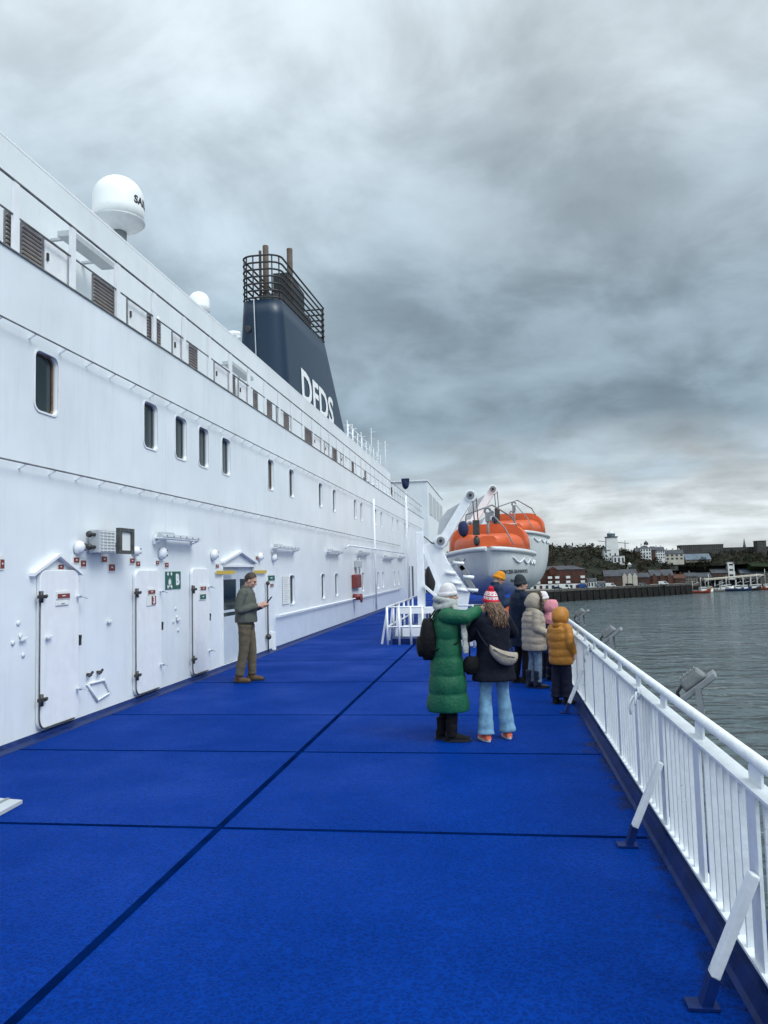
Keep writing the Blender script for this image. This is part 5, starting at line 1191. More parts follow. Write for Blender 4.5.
k = g.acc(MB().box((-.01, .40, 1.555), (.15, .012, .075))); ph = k.build('phone', M['black'], org=g.W((0, .4, 1.55)), bevel=.004); tag(ph, 'dark phone raised by the person in the bobble hat', 'phone'); k = g.acc(MB().box((-.01, .3925, 1.555), (.136, .002, .066))); k.build('screen', M['greyglass'], ph)
t = thing('bum_bag', g.W((.06, -.22, .93)), 'beige crescent bum bag slung across the back of the navy coat', 'bag'); m = MB(); rings = []
for i in range(15):
    u = i / 14; a = -1.12 + 2.24 * u; q = math.sin(PI * (.06 + .88 * u)) ** .5; x = .20 * math.sin(a); z = -.10 * (math.cos(a) - .4); c = V((.045 + x * .95 + z * .0, -.225 + .30 * x * x, 1.06 + z * 1.25 - x * .30)); rings.append([c + V((.0, .055 * q * math.sin(b), .086 * q * math.cos(b))) for b in [2 * PI * k / 16 for k in range(16)]])
m.loft(rings); g.acc(m); m.build('bag_body', C_['bagbeige'], t)
m = MB(); m.tube(bend([(-.10, -.262, 1.10), (-.02, -.285, 1.045), (.07, -.288, 1.01), (.16, -.27, .99)], 6), .006, 6); g.acc(m); m.build('zip', M['seal'], t)
m = MB(); m.tube(bend([(-.14, -.185, 1.12), (-.205, -.06, 1.28), (-.14, .06, 1.45), (.0, .10, 1.44), (.18, .12, 1.28), (.225, -.02, 1.08), (.20, -.17, .98)], 6), .017, 8, flat=.4); g.acc(m); m.build('strap', C_['navy'], t)
# the group by the rail
q = onZ(498, 668, .0045)
f = Fig(0, 0, 1.83, -72, 'person in a navy jacket and mustard yellow beanie looking down at the hands', at=q, pitch=.5, R=((.24, .02, 1.13), (.09, .29, 1.21)), L=((-.24, .03, 1.13), (-.07, .30, 1.20)), handR=(-.4, .9, .1), handL=(.4, .9, .1))
f.coat(C_['navy2'], hem=.82, hx=.215, hy=.175, chest=(.225, .165), sl=(.088, .074, .06)); f.trousers(C_['blackcloth']); f.shoes(C_['blackcloth'], M['black']); f.beanie(C_['mustard'], low=.015)
f = Fig(523, 682.5, 1.72, -62, 'person in a long dark navy coat and charcoal beanie facing the water', pitch=.05, turn=-.15, R=((.24, .0, 1.13), (.17, .17, .93)), L=((-.24, .0, 1.13), (-.17, .17, .93)), feet=((.09, .04), (-.1, -.03)))
f.coat(C_['navy3'], hem=.60, hx=.215, hy=.185, chest=(.225, .165), sl=(.088, .076, .06)); f.trousers(C_['blackcloth']); f.shoes(C_['blackcloth'], M['black'], .14); f.beanie(C_['charcoalknit'], slouch=.08, low=.01); f.hair(C_['hairbrown'])
f = Fig(536, 687.5, 1.42, -72, 'child in a beige puffer jacket with fur trimmed hood, pale jeans and dark rubber boots', hs=1.2, width=1.14, R=((.255, -.03, 1.14), (.21, .25, 1.03)), L=((-.235, -.02, 1.14), (-.18, .25, 1.02)), feet=((.09, .05), (-.10, -.04)))
f.coat(C_['beige'], hem=.72, hx=.245, hy=.235, chest=(.24, .225), waist=(.24, .225), per=.13, amp=.055, sl=(.098, .088, .07), sper=.14); f.hood(C_['beige'], C_['fur'], r=(.122, .152)); f.trousers(C_['wash'], (.10, .075, .07)); f.shoes(C_['boot'], M['black'], .25, .068, .29, name='boot')
f = Fig(0, 0, 1.40, -75, 'child in a navy jacket and white hat, mostly hidden behind the beige jacket', at=onZ(545, 677, .0045), hs=1.2)
f.coat(C_['navy2'], hem=.75, hx=.225, hy=.19, chest=(.225, .175)); f.trousers(C_['navytr']); f.shoes(C_['boot'], M['black'], .15); f.beanie(C_['whiteknit'])
f = Fig(0, 0, 1.28, -60, 'child with a pink hood and blue jacket standing between the beige and ochre coats', at=onZ(553.5, 680, .0045), hs=1.22)
f.coat(C_['denimblue'], hem=.62, hx=.235, hy=.20, chest=(.235, .19), per=.2, amp=.04, sl=(.098, .085, .068)); f.hood(C_['pink'], None, r=(.120, .148)); f.trousers(C_['navytr'], (.10, .08, .075)); f.shoes(C_['boot'], M['black'], .2, .065, name='boot')
m = MB(); m.loft([[V((rx * math.cos(a), ry * math.sin(a), z)) for a in [2 * PI * k / 24 for k in range(24)]] for z, rx, ry in ((1.27, .262, .215), (1.38, .255, .20), (1.46, .185, .155), (1.53, .10, .10))]); f.part('yoke', m, C_['pink'], vox=.012)
f = Fig(563, 703.5, 1.27, -42, 'child in an ochre yellow puffer jacket with hood up and navy trousers at the railing', hs=1.22, R=((.25, -.03, 1.15), (.25, .05, .93)), L=((-.25, .02, 1.15), (-.22, .16, .97)), feet=((.10, .04), (-.10, -.04)))
f.coat(C_['ochre'], hem=.74, hx=.245, hy=.205, chest=(.25, .20), waist=(.25, .20), per=.145, amp=.075, sl=(.105, .094, .074), sper=.14); f.hood(C_['ochre'], None, r=(.128, .152)); f.trousers(C_['navytr'], (.112, .10, .095)); f.shoes(C_['blackcloth'], M['black'], .14, .06, .28, name='boot', lace=M['yellow'])
# ================================================================== FAR SHORE
def rough_mat(name, col, var=.25, vs=.3, rough=.85): return mat(name, col, rough, var=var, vscale=vs, spec=.1)
S = dict(brick=rough_mat('red_brown_brick', (.085, .036, .027)), brick2=rough_mat('dark_brick', (.085, .045, .033)), stone=rough_mat('grey_sandstone', (.19, .175, .15)), slate=rough_mat('grey_slate_roof', (.07, .075, .085)), wht=rough_mat('far_white_render', (.62, .63, .62), .06), win=mat('far_dark_window', (.015, .018, .022), .15), quay=rough_mat('dark_quay_piles', (.018, .018, .017), .4, .8), conc=rough_mat('quay_concrete', (.17, .165, .15)), scrub=rough_mat('hillside_scrub', (.016, .017, .011), .5, .08), bluegrey=rough_mat('blue_grey_roof', (.12, .15, .18)), cream=rough_mat('cream_render', (.45, .42, .36), .1), boatred=rough_mat('boat_red', (.15, .032, .018), .1), boatblue=rough_mat('boat_blue', (.012, .026, .065), .1), boatblack=rough_mat('boat_black', (.02, .022, .025), .1), brown=rough_mat('bare_branches', (.075, .055, .040), .4, .3), grass=rough_mat('green_bank', (.016, .024, .012), .3, .2), knott=rough_mat('dark_block_brick', (.07, .066, .062)), trunk=rough_mat('tree_trunk', (.05, .04, .03)))
A = onZ(556, 602, ZW); B = onZ(691, 594, ZW); dq = (B - A); 
QA = A - dq * .9; ZQ = onY(560, 589.5, A.y).z
def yq(x): return A.y + dq.y * (x - A.x) / dq.x            # quay front line
m = MB(); m.prism([(QA.x, yq(QA.x), ZW - 3), (B.x, B.y, ZW - 3), (B.x, B.y + 60, ZW - 3), (QA.x, yq(QA.x) + 120, ZW - 3)], (0, 0, ZQ - ZW + 3)); tag(m.build('quay_ground', S['conc']), kind='structure')
qw = thing('quay_wall', ((A.x + B.x) / 2, (A.y + B.y) / 2, ZW), 'long dark piled quay wall along the far waterfront', 'quay wall')
nrm = V((dq.y, -dq.x, 0)).normalized(); dqn = dq.normalized()
m = MB(); p0 = V((QA.x, yq(QA.x), 0)) + nrm * .6; p1 = V((B.x, B.y, 0)) + nrm * .6; zz = (ZW - 2 + ZQ - 1.2) / 2; m.bar(p0 + V((0, 0, zz)), p1 + V((0, 0, zz)), 1.0, ZQ - 1.2 - ZW + 2); m.build('piling', S['quay'], qw)
m = MB(); m.bar(p0 + V((0, 0, ZQ - .55)), p1 + V((0, 0, ZQ - .55)), 1.6, 1.2); m.build('coping', rough_mat('quay_coping', (.075, .073, .068)), qw)
L_ = (p1 - p0).length; m = MB()
for i in range(int(L_ / 5)): p = p0 + dqn * (i * 5) + nrm * .8; m.cyl((p.x, p.y, ZW - 2), (p.x, p.y, ZQ - .6), .35, 6)
o = m.build('fender_pile', S['seal'] if 'seal' in S else S['quay'], qw); o['kind'] = 'stuff'
# hill: ridge profile measured from its skyline
SKY = [(380, 556), (470, 553), (530, 549), (548, 546), (562, 548), (578, 547), (590, 546), (610, 549), (640, 553), (680, 553), (720, 551), (768, 551), (830, 552), (950, 556)]
YR = 640.0
def ridge(x):
    pts = [(onY(a, b, YR).x, onY(a, b, YR).z) for a, b in SKY]
    if x <= pts[0][0]: return pts[0][1]
    for (x0, z0), (x1, z1) in zip(pts, pts[1:]):
        if x0 <= x <= x1: return z0 + (z1 - z0) * (x - x0) / (x1 - x0)
    return pts[-1][1]
def hill_z(x, y):
    yb = (yq(max(x, A.x - 60)) + 38) if x < B.x else 592; f = (y - yb) / (YR - yb); f = max(0, min(1, f)) ** .55; f = f * f * (3 - 2 * f) * .4 + f * .6; r = ridge(x)
    return ZQ - .3 + (r - ZQ) * f + f * (1 - f) * 7 * noise.noise(V((x * .03, y * .03, 0))) - (.5 if f <= 0 else 0)
nx, ny = 120, 120; vs = []; fs = []
for j in range(ny):
    for i in range(nx): x = -160 + 620 * i / (nx - 1); y = 420 + 480 * j / (ny - 1); vs.append((x, y, hill_z(x, y) if x < B.x + 40 or y > 560 else hill_z(x, y)))
fs = [(j * nx + i, j * nx + i + 1, (j + 1) * nx + i + 1, (j + 1) * nx + i) for j in range(ny - 1) for i in range(nx - 1)]
def over_water(f): 
    c = [sum(vs[k][q] for k in f) / 4 for q in (0, 1)]; x = c[0]
    return c[1] < (yq(x) + 6 if x < B.x - 4 else 604)
fs = [f for f in fs if not over_water(f)]
m = MB(); m.add(vs, fs, True); tag(m.build('hill', S['scrub'], fix=False), kind='structure')
m = MB(); m.bx(-900, 2500, 900, 904, ZW - 1, ZQ + 4); m.bx(-900, 2500, 904, 3000, ZW - 1, ZQ + 4); tag(m.build('far_land', S['scrub']), kind='structure')
# woodland on the slope: thousands of leaf-clump faces on bare crowns
rnd = random.Random(21); LM_ = [rough_mat('dark_scrub_leaves', (.015, .018, .011), .5, .5), rough_mat('brown_scrub_twigs', (.050, .040, .029), .5, .5), rough_mat('olive_scrub_leaves', (.028, .033, .016), .5, .5)]
m = MB()
def clump(m, c, r, n, mi):
    for _ in range(n):
        u = V((rnd.gauss(0, 1), rnd.gauss(0, 1), rnd.gauss(0, 1))).normalized() * r * rnd.uniform(.45, 1.05); u.z *= .85; p = c + u; s = r * rnd.uniform(.16, .36); a = V((rnd.uniform(-1, 1), rnd.uniform(-1, 1), rnd.uniform(-1, 1))).normalized() * s; b = V((rnd.uniform(-1, 1), rnd.uniform(-1, 1), rnd.uniform(-1, 1))).normalized() * s; m.add([p - a, p + b, p + a * .9 + b * .2, p - b * .8], [(0, 1, 2, 3)], mi=mi)
for i in range(1500):
    x = rnd.uniform(-60, 330); yb = yq(min(x, B.x)) + (34 if x < B.x else 88); y = rnd.uniform(yb if x < B.x else 604, YR + 5)
    z = hill_z(x, y); r = rnd.uniform(1.4, 3.2); 
    if y > YR - 30: r *= .75
    k = rnd.choices((0, 1, 2), (5, 3, 2))[0]; clump(m, V((x, y, z + r * .55)), r, 22, k); 
o = m.build('woodland', LM_, fix=False); tag(o, 'dark leafless scrub and trees covering the far hillside', 'woodland', kind='stuff')
def fartree(px, py, Y, h, k, label):
    p = onY(px, py, Y); p.z = hill_z(p.x, Y); t = thing('tree', p, label, 'tree', 'bare trees on the hillside'); c = MB(); b = p + V((0, 0, h * .62))
    for _ in range(12): clump(c, b + V((rnd.gauss(0, 1), rnd.gauss(0, 1), rnd.gauss(0, .8))) * h * .17, h * .17, 30, 0)
    c.build('crown', LM_[k], t, fix=False); c = MB(); c.tube([p - V((0, 0, .5)), p + V((.1, 0, h * .4)), p + V((.3, 0, h * .8))], [h * .035, h * .025, h * .008], 6)
    for a in range(5): q = p + V((0, 0, h * (.3 + .08 * a))); c.tube([q, q + V((math.cos(a * 2.2), math.sin(a * 2.2), .9)) * h * .25], [h * .015, h * .005], 5)
    c.build('trunk', S['trunk'], t)
fartree(552, 570, 505, 11, 1, 'brown bare tree just right of the far lifeboat above the brick flats')
fartree(668, 570, 545, 11, 0, 'dark tree above the middle of the waterfront terrace')
fartree(704, 556, 600, 10, 0, 'dark tree in front of the left end of the long dark block')
fartree(640, 572, 540, 9, 1, 'brown bare tree below the white lookout tower')
# buildings
def house(name, label, cat, x0, x1, ytop, ybase, Y, dep, wm, rm, roof='gable', rh=3.0, cols=4, rows=2, chim=0, group=None, ww=.5, wh=.55, drop=6, winm=None):
    if Y < 510 and x0 < 690: Y = max(Y, yq(onY((x0 + x1) / 2, ybase, Y).x) + 10); Y = max(Y, yq(onY(x1, ybase, Y).x) + 7)
    a = onY(x0, ybase, Y); b = onY(x1, ybase, Y); zt = onY((x0 + x1) / 2, ytop, Y).z; zb = onY((x0 + x1) / 2, ybase, Y).z; t = thing(name, ((a.x + b.x) / 2, Y + dep / 2, zb), label, cat, group)
    wl = zt - (rh if roof != 'flat' else 0); m = MB(); m.bx(a.x, b.x, Y, Y + dep, zb - drop, wl)
    if roof == 'gable': m.prism([(a.x, Y + .05, wl + .001), (a.x, Y + dep - .05, wl + .001), (a.x, Y + dep / 2, zt - .1)], (.4, 0, 0)); m.prism([(b.x - .4, Y + .05, wl + .001), (b.x - .4, Y + dep - .05, wl + .001), (b.x - .4, Y + dep / 2, zt - .1)], (.4, 0, 0))
    m.build('wall', wm, t); m = MB()
    if roof == 'gable':
        for s in (0, 1):
            y0 = Y - .4 if s == 0 else Y + dep + .4; m.prism([(a.x - .3, y0, wl - .1), (a.x - .3, Y + dep / 2, zt), (a.x - .3, Y + dep / 2, zt + .25), (a.x - .3, y0, wl + .15)], (b.x - a.x + .6, 0, 0))
    elif roof == 'hip':
        w = min(dep / 2, (b.x - a.x) / 2); m.add([(a.x - .3, Y - .3, wl + .002), (b.x + .3, Y - .3, wl + .002), (b.x + .3, Y + dep + .3, wl + .002), (a.x - .3, Y + dep + .3, wl + .002), (a.x + w, Y + dep / 2, zt), (b.x - w, Y + dep / 2, zt)], [(0, 1, 5, 4), (1, 2, 5), (2, 3, 4, 5), (3, 0, 4), (0, 3, 2, 1)])
    else: m.bx(a.x - .2, b.x + .2, Y - .2, Y + dep + .2, wl + .002, wl + .4)
    r = m.build('roof', rm, t)
    for i in range(chim):
        x = a.x + (b.x - a.x) * (i + .5) / chim; m = MB(); m.bx(x - .5, x + .5, Y + dep / 2 - .6, Y + dep / 2 + .6, zt - 1, zt + 1.1); m.bx(x - .3, x + .3, Y + dep / 2 - .2, Y + dep / 2 + .2, zt + 1.102, zt + 1.6); m.build('chimney', wm, r)
    fw = (b.x - a.x) / max(1, cols); fh = (wl - zb) / max(1, rows); 
    for i in range(cols):
        for j in range(rows):
            xc = a.x + fw * (i + .5); zc = zb + fh * (j + .52); m = MB(); m.bx(xc - fw * ww / 2, xc + fw * ww / 2, Y - .06, Y - .01, zc - fh * wh / 2, zc + fh * wh / 2); m.build('window', winm or S['win'], t)
    return t, a, b, wl, zb
# brick flats with white ground floor and balconies
t, a, b, wl, zb = house('brick_flats', 'four storey red brick flats with white ground floor and white balconies on the quay', 'flats', 520, 586, 566, 588.5, 452, 12, S['brick'], S['slate'], 'hip', 2.2, 14, 4, 6, ww=.34, wh=.5)
fh = (wl - zb) / 4; m = MB(); m.bx(a.x - .1, b.x + .1, 451.5, 451.9, zb - 1, zb + fh * .95)
m.build('ground_floor', S['wht'], t)
for i in range(11): m = MB(); w = (b.x - a.x) / 11; m.bx(a.x + w * (i + .28), a.x + w * (i + .72), 451.36, 451.49, zb, zb + fh * .7); m.build('doorway', S['win'] if i % 3 else S['brick'], t)
for i in (1, 3, 5, 6.2, 8, 10.4):
    for j in (1, 2): w = (b.x - a.x) / 11; x = a.x + w * i; m = MB(); m.bx(x - 1.0, x + 1.3, 450.9, 451.95, zb + fh * (j + .12), zb + fh * (j + .62)); m.build('balcony', S['wht'], t)
m = MB(); w = b.x - a.x; m.bx(a.x + w * .455, a.x + w * .565, 451.5, 452.5, wl - fh, wl + .4); m.prism([(a.x + w * .45, 451.4, wl + .41), (a.x + w * .57, 451.4, wl + .41), (a.x + w * .51, 451.4, wl + 1.9)], (0, 5, 0)); m.build('gable_bay', S['brick'], t)
# waterfront terrace
H = [('warehouse', 'brown gabled warehouse with grey slate roof at the left of the waterfront terrace', 605, 622, 570.5, 588, 462, S['brick2'], S['slate'], 3.4, 4, 2, 0), ('waterfront_house', 'pale grey gabled waterfront house with bay windows beside the warehouse', 622.5, 638, 569.5, 588, 463, S['stone'], S['slate'], 3.6, 6, 3, 1), ('waterfront_house', 'red brick waterfront house with pale door bay, third in the terrace', 638.5, 650, 573, 588, 466, S['brick'], S['slate'], 2.6, 5, 2, 2), ('waterfront_house', 'broad red brick waterfront building with wide slate roof in the middle of the terrace', 651, 674, 570, 588, 468, S['brick'], S['slate'], 3.6, 8, 2, 1), ('waterfront_house', 'dark brick waterfront house right of the broad brick building', 675, 686, 574.5, 588, 474, S['brick2'], S['brick2'], 2.5, 4, 3, 2), ('waterfront_house', 'buff stone waterfront house behind the end of the quay', 686, 697, 573, 584, 592, S['stone'], S['slate'], 2.6, 4, 3, 1), ('waterfront_house', 'grey shed with low roof left of the fish market', 697, 712, 573, 584, 594, S['stone'], S['slate'], 3, 4, 1, 0)]
for nm, lab, x0, x1, yt, yb, Y, wm_, rm_, rh, c_, r_, ch in H:
  t, a, b, wl, zb = house(nm, lab, 'house' if nm != 'warehouse' else 'warehouse', x0, x1, yt, yb, Y, 11, wm_, rm_, 'gable', rh, c_, r_, ch, 'waterfront terrace')
  if r_ == 3 and x0 < 660 or x0 == 651:
    for k in range(3):
        x = a.x + (b.x - a.x) * (k + .5) / 3; yf = t.location.y - 5.5; m = MB(); m.bx(x - 1.3, x + 1.3, yf - .8, yf - .062, zb - 3, wl - .6); m.prism([(x - 1.5, yf - .8, wl - .599), (x + 1.5, yf - .8, wl - .599), (x, yf - .8, wl + 1.4)], (0, 2.2, 0)); m.build('bay', S['cream'] if x0 < 630 else S['brick2'], t)
p = onY(629.5, 567, 465); m = MB(); m.lathe([(1.0, 0), (1.0, 1.2), (1.5, 1.3), (.1, 2.6)], p, n=10); tag(m.build('roof_lantern', S['wht'], org=p), 'small white lantern on the roof of the grey gabled house', 'lantern')
house('small_shed', 'small white fronted shed between the brick flats and the warehouse', 'shed', 588, 597, 578.5, 588, 458, 7, S['wht'], S['slate'], 'gable', 1.6, 3, 1)
house('small_shed', 'low white quayside shed just left of the warehouse', 'shed', 596.5, 606, 581.5, 588, 456, 7, S['cream'], S['slate'], 'gable', 1.2, 3, 1)
# white lighthouse tower
p = onY(612, 556, 560); tz = onY(612, 537.5, 560).z; base = onY(612, 566, 560).z; t = thing('lighthouse', (p.x, 560, base), 'tall white square lighthouse tower on the hill', 'lighthouse'); w = 4.2
m = MB(); m.loft([[(V((p.x + sx * w * k, 560 + sy * w * k, z))) for sx, sy in ((-1, -1), (1, -1), (1, 1), (-1, 1))] for z, k in ((base - 8, 1.05), (base + (tz - base) * .6, .98), (tz - .1, .86))], smooth=False); m.build('tower', S['wht'], t)
m = MB(); m.bx(p.x - w * .98, p.x + w * .98, 560 - w * .98, 560 + w * .98, tz, tz + .6); m.build('gallery', S['slate'], t)
m = MB(); m.lathe([(w * .66, .62), (w * .66, 2.5)], (p.x, 560, tz), n=8, smooth=False); m.build('lantern_room', S['bluegrey'], t); m = MB(); m.lathe([(w * .74, 2.52), (w * .3, 4.0), (.15, 5.4), (.1, 6.6)], (p.x, 560, tz), n=8); m.build('dome', S['wht'], t)
for j in range(3):
    for sx in (-.4, .4): m = MB(); m.bx(p.x + sx * w - .4, p.x + sx * w + .4, 560 - w * 1.06, 560 - w * 1.0, base + 1 + j * 3.2, base + 2.5 + j * 3.2); m.build('window', S['win'], t)
house('white_house', 'white gabled house on the left of the lighthouse tower', 'house', 604.5, 610.5, 547, 557, 556, 9, S['wht'], S['slate'], 'gable', 2.4, 2, 2)
house('white_house', 'small white wall and house below the lighthouse tower', 'house', 613.5, 625, 556, 564, 552, 6, S['wht'], S['slate'], 'flat', 0, 3, 1)
# villas on the ridge
for x0, x1, yt, yb, lab, wm_, rf, ch in ((636, 641, 548, 558, 'narrow brick house left of the tall white villa on the ridge', S['brick2'], 'gable', 1), (640.5, 651.5, 545, 558.5, 'tall white villa on the ridge with dark hipped roof', S['wht'], 'hip', 2), (652, 656, 546.5, 558, 'narrow dark gabled house between two white villas', S['brick2'], 'gable', 0), (656, 665, 547, 559, 'white villa with steep dark gables on the ridge', S['wht'], 'gable', 2), (665.5, 684, 550, 560.5, 'long cream terrace at the right of the ridge villas', S['cream'], 'gable', 3)):
    house('ridge_villa', lab, 'house', x0, x1, yt, yb, 588 + (x0 - 636) * .1, 10, wm_, S['slate'], rf, 2.6, 4 if x1 - x0 > 8 else 2, 3 if x1 - x0 < 15 else 2, ch, 'white villas on the ridge', drop=3)
p = onY(646, 544, 575); m = MB(); m.lathe([(1.6, -.6), (1.6, .8), (.2, 2.2)], p, n=8); tag(m.build('roof_turret', S['slate'], org=p), 'dark little turret on top of the tall white villa', 'turret')
for x, lab in ((550, 'dark gabled roofline house at the left of the hilltop'), (570, 'dark gabled hilltop house with a small turret, middle of three'), (590, 'dark gabled hilltop house nearest the lighthouse')): 
    t, a, b, wl, zb = house('hilltop_house', lab, 'house', x - 7, x + 7, 544.5, 552, 632, 12, S['slate'], S['slate'], 'hip', 3.4, 5, 1, 2, 'dark houses on the hilltop', drop=10)
# long dark block
t, a, b, wl, zb = house('long_block', 'long dark flat roofed housing block on the hilltop at right', 'flats', 681, 724, 545, 556, 628, 12, S['knott'], S['slate'], 'flat', 0, 22, 3, 0, drop=14, ww=.45)
house('long_block', 'lower brown wing of the hilltop block running out of the photo', 'flats', 724.5, 800, 547, 557, 634, 12, S['stone'] if False else S['knott'], S['slate'], 'flat', 0, 30, 3, 0, drop=14, ww=.45)
house('church_tower', 'square dark church tower at the right edge above the long block', 'church tower', 758, 767, 541, 556, 622, 9, S['knott'], S['slate'], 'flat', 0, 2, 3, 0, drop=14)
p = onY(744.5, 547, 640); m = MB(); m.lathe([(1.4, -3), (1.2, 0), (.05, 7)], p, n=6); tag(m.build('spire', S['slate'], org=p), 'thin dark spire behind the long block', 'spire')
house('blue_roof_house', 'pale blue roofed house on the slope below the ridge terrace', 'house', 686, 711, 554, 561, 606, 12, S['stone'], S['bluegrey'], 'gable', 4.2, 5, 1, 0, drop=1)
# grassy bank right
m = MB(); pts = [onY(x, y, YY) for x, y, YY in ((742, 559, 618), (800, 557, 618), (800, 568, 596), (752, 566, 596))]; m.prism(pts, (0, 6, -3)); tag(m.build('grass_bank', S['grass']), kind='structure')
# fish market and quay at right
G = onY(728, 585.4, 583)
m = MB(); m.bx(onY(690, 590, 578).x, onY(830, 590, 578).x, 578, 612, ZW - 2, onY(728, 585.5, 578).z); tag(m.build('fish_quay', S['quay']), kind='structure')
t = thing('fish_market', (onY(733, 585, 583).x, 589, onY(733, 585, 583).z), 'long white open sided fish market roof on the right quay', 'market')
q0 = onY(706, 580.5, 583); q1 = onY(764, 575.5, 583); m = MB(); m.prism([q0, q1, q1 + V((0, 0, 1.0)), q0 + V((0, 0, 1.0))], (0, 12, 0)); m.build('roof', S['cream'], t)
for i in range(8): p = q0.lerp(q1, (i + .3) / 8.2); m = MB(); m.bx(p.x - .12, p.x + .12, 583.4, 583.8, G.z, p.z - .05); m.build('post', S['wht'], t)
m = MB(); m.bx(q0.x, q1.x, 591, 594.5, G.z, q0.z - .05); m.build('back_wall', S['boatblack'], t)
p = onY(732, 562, 575); house('lookout_tower', 'white square lookout tower above the fish market', 'tower', 728.5, 735, 562, 578, 604, 6, S['wht'], S['slate'], 'flat', 0, 1, 3, 0, drop=6, ww=.6, wh=.35)
house('market_shed', 'grey roofed market shed right of the lookout tower', 'shed', 741, 790, 568.5, 578, 604, 14, S['stone'], S['bluegrey'], 'gable', 3, 8, 1, 0)
house('market_shed', 'dark roofed shed left of the lookout tower', 'shed', 712, 728, 569, 580, 602, 12, S['brick2'], S['slate'], 'gable', 3, 4, 1, 0)
# crane
p = onY(625, 556, 600); tp = onY(625, 543, 600); t = thing('tower_crane', p, 'thin tower crane on the skyline right of the lighthouse', 'crane'); m = MB(); m.bar(p - V((0, 0, 6)), tp, .5, .5, (0, 1, 0)); m.build('mast', S['slate'], t); m = MB(); e = onY(598, 541, 600); f_ = onY(629, 543.4, 600); m.bar(e, f_, .4, .4); m.bar(tp, tp + V((0, 0, 2)), .3, .3, (0, 1, 0)); m.build('jib', S['slate'], t)
# cars and vans on the quay
def van(px, w, h, mt, label, van_=True):
    p = onY(px, 589, yq(onY(px, 590, 440).x) + 4); x = p.x; y = p.y; t = thing('van' if van_ else 'car', (x, y, ZQ), label, 'van' if van_ else 'car', 'vehicles parked on the quay'); hw = w / 2
    m = MB(); m.prism([(x - hw, y, ZQ + .35), (x + hw, y, ZQ + .35), (x + hw, y, ZQ + .9), (x + hw * .72, y, ZQ + 1.05), (x + hw * .55, y, ZQ + h), (x - hw * .95, y, ZQ + h), (x - hw, y, ZQ + h * .9)], (0, 1.9, 0)); m.build('body', mt, t, bevel=.06)
    m = MB(); m.prism([(x + hw * .68, y - .02, ZQ + 1.05), (x + hw * .5, y - .02, ZQ + h - .15), (x + hw * .1, y - .02, ZQ + h - .15), (x + hw * .1, y - .02, ZQ + 1.05)], (0, .015, 0)); m.build('window', S['win'], t)
    for dx in (-.6, .6): m = MB(); m.cyl((x + hw * dx, y - .03, ZQ + .34), (x + hw * dx, y + .2, ZQ + .34), .34, 12); m.build('wheel', M['black'], t)
van(565, 6.2, 2.6, S['wht'], 'white van parked in front of the brick flats'); van(583.5, 5.5, 2.3, rough_mat('van_blue', (.02, .06, .22), .1), 'dark blue van parked at the right end of the brick flats'); van(600, 5.0, 1.8, S['bluegrey'], 'silver blue car parked in front of the warehouse', False); van(611, 5.6, 2.2, S['wht'], 'white van parked in front of the warehouse door'); van(664, 5.6, 2.0, S['wht'], 'white van parked in front of the broad brick building'); van(557, 4.4, 1.5, S['boatblue'], 'small blue car parked left of the white van', False); van(630, 4.5, 1.5, S['boatblack'], 'dark car parked in front of the grey gabled house', False); van(643, 4.3, 1.5, S['bluegrey'], 'pale grey car parked in front of the third house', False)
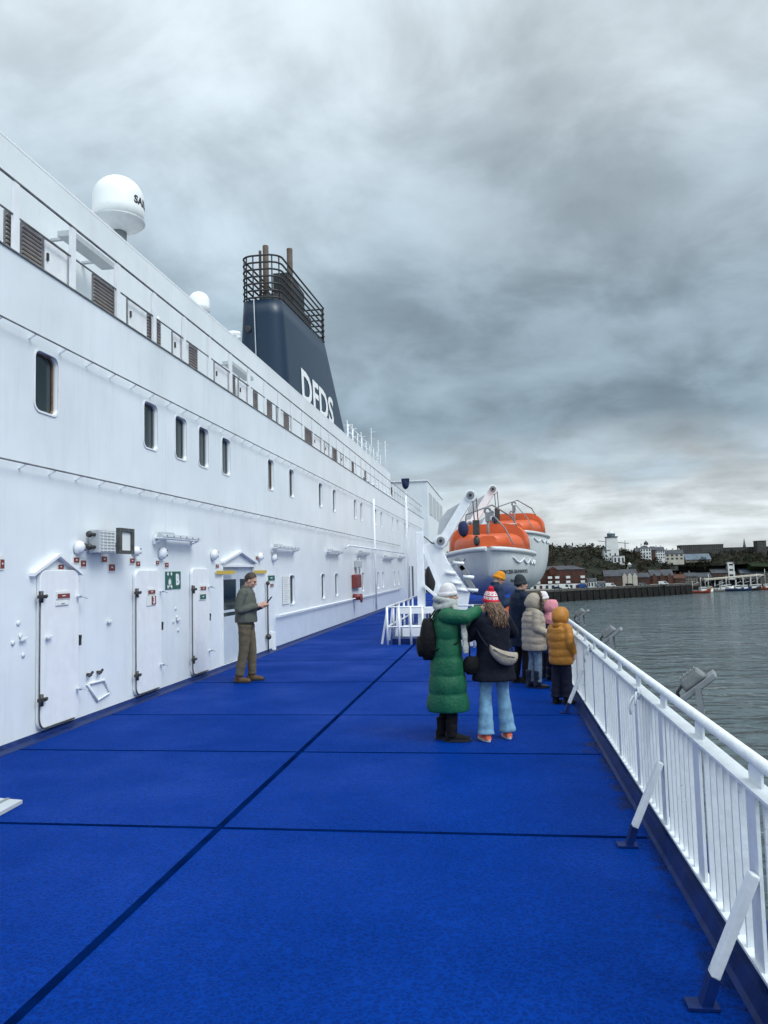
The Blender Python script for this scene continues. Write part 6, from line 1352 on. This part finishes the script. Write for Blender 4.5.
# fishing boats
def fboat(px, py, ln, hm, label, mast=7.0, rz=0.0, wm_=None):
    c = onZ(px, py, ZW); rot = Matrix.Rotation(rz, 3, 'Z'); t = thing('fishing_boat', c, label, 'fishing boat', 'fishing boats moored at the fish quay'); hb = ln * .17
    def L(x, y, z): return c + rot @ V((x, y, z))
    rings = []
    for i in range(15):
        s = -1 + 2 * i / 14; w = hb * (1 - max(0, s) ** 2.6 * .93 - .12 * max(0, -s) ** 2); sh = 1.5 + 1.5 * max(0, s) ** 2 + .3 * max(0, -s)
        rings.append([L(s * ln / 2 + (.5 * (z_ / sh) if s > .9 else 0), w * f, z_) for f, z_ in ((-1, sh), (-.96, sh * .45), (-.6, -.5), (0, -.9), (.6, -.5), (.96, sh * .45), (1, sh), (.9, sh), (.9, sh - .3), (-.9, sh - .3), (-.9, sh))])
    m = MB(); m.loft(rings); m.build('hull', hm, t)
    m = MB(); m.loft([[L(x, y, z) for x, y in ((ln * .04, -hb * .6), (ln * .28, -hb * .6), (ln * .28, hb * .6), (ln * .04, hb * .6))] for z in (1.25, 3.9)], smooth=False); w_ = m.build('wheelhouse', wm_ or S['wht'], t)
    m = MB(); m.loft([[L(x, y, z) for x, y in ((ln * .06, -hb * .62), (ln * .282, -hb * .62), (ln * .282, hb * .62), (ln * .06, hb * .62))] for z in (2.9, 3.55)], smooth=False); m.build('window', S['win'], w_)
    m = MB(); m.cyl(L(ln * .08, 0, 3.9), L(ln * .08, 0, mast), .13, 6); m.cyl(L(-ln * .3, 0, 1.2), L(-ln * .3, 0, mast * .8), .11, 6); m.cyl(L(-ln * .3, 0, mast * .55), L(-ln * .02, 0, mast * .7), .08, 6); m.cyl(L(ln * .08, 0, mast * .97), L(ln * .47, 0, 2.8), .03, 5); m.build('mast', S['wht'], t)
    m = MB(); m.loft([[L(x, y, z) for x, y in ((-ln * .38, -hb * .5), (-ln * .15, -hb * .5), (-ln * .15, hb * .5), (-ln * .38, hb * .5))] for z in (1.2, 2.1)], smooth=False); m.build('gantry_box', S['conc'], t)
fboat(699.5, 593.3, 15, S['boatred'], 'rusty red fishing boat at the end of the quay', 10, .3); fboat(708.5, 592.6, 11, S['wht'], 'white fishing boat beside the rusty red one', 12, .8, S['cream']); fboat(720, 591.6, 11, S['conc'], 'small grey green fishing boat left of the two blue boats', 7, .2); fboat(734, 591.2, 15, S['boatblue'], 'blue fishing boat with white wheelhouse, left of the blue pair', 13, .1); fboat(742, 591, 13, S['boatblue'], 'blue fishing boat with white wheelhouse, right of the blue pair', 9, .25); fboat(750, 590.5, 14, S['boatblack'], 'black fishing boat moored behind the red pair', 9, .1); fboat(756, 590.0, 13, S['boatred'], 'red fishing boat with tall white wheelhouse, left of the red pair', 9, .3); fboat(764, 589.8, 15, S['boatred'], 'red fishing boat at the right edge of the photo', 14, .2); fboat(725, 590.4, 14, S['wht'], 'white fishing boat in front of the fish market posts', 8, .4)
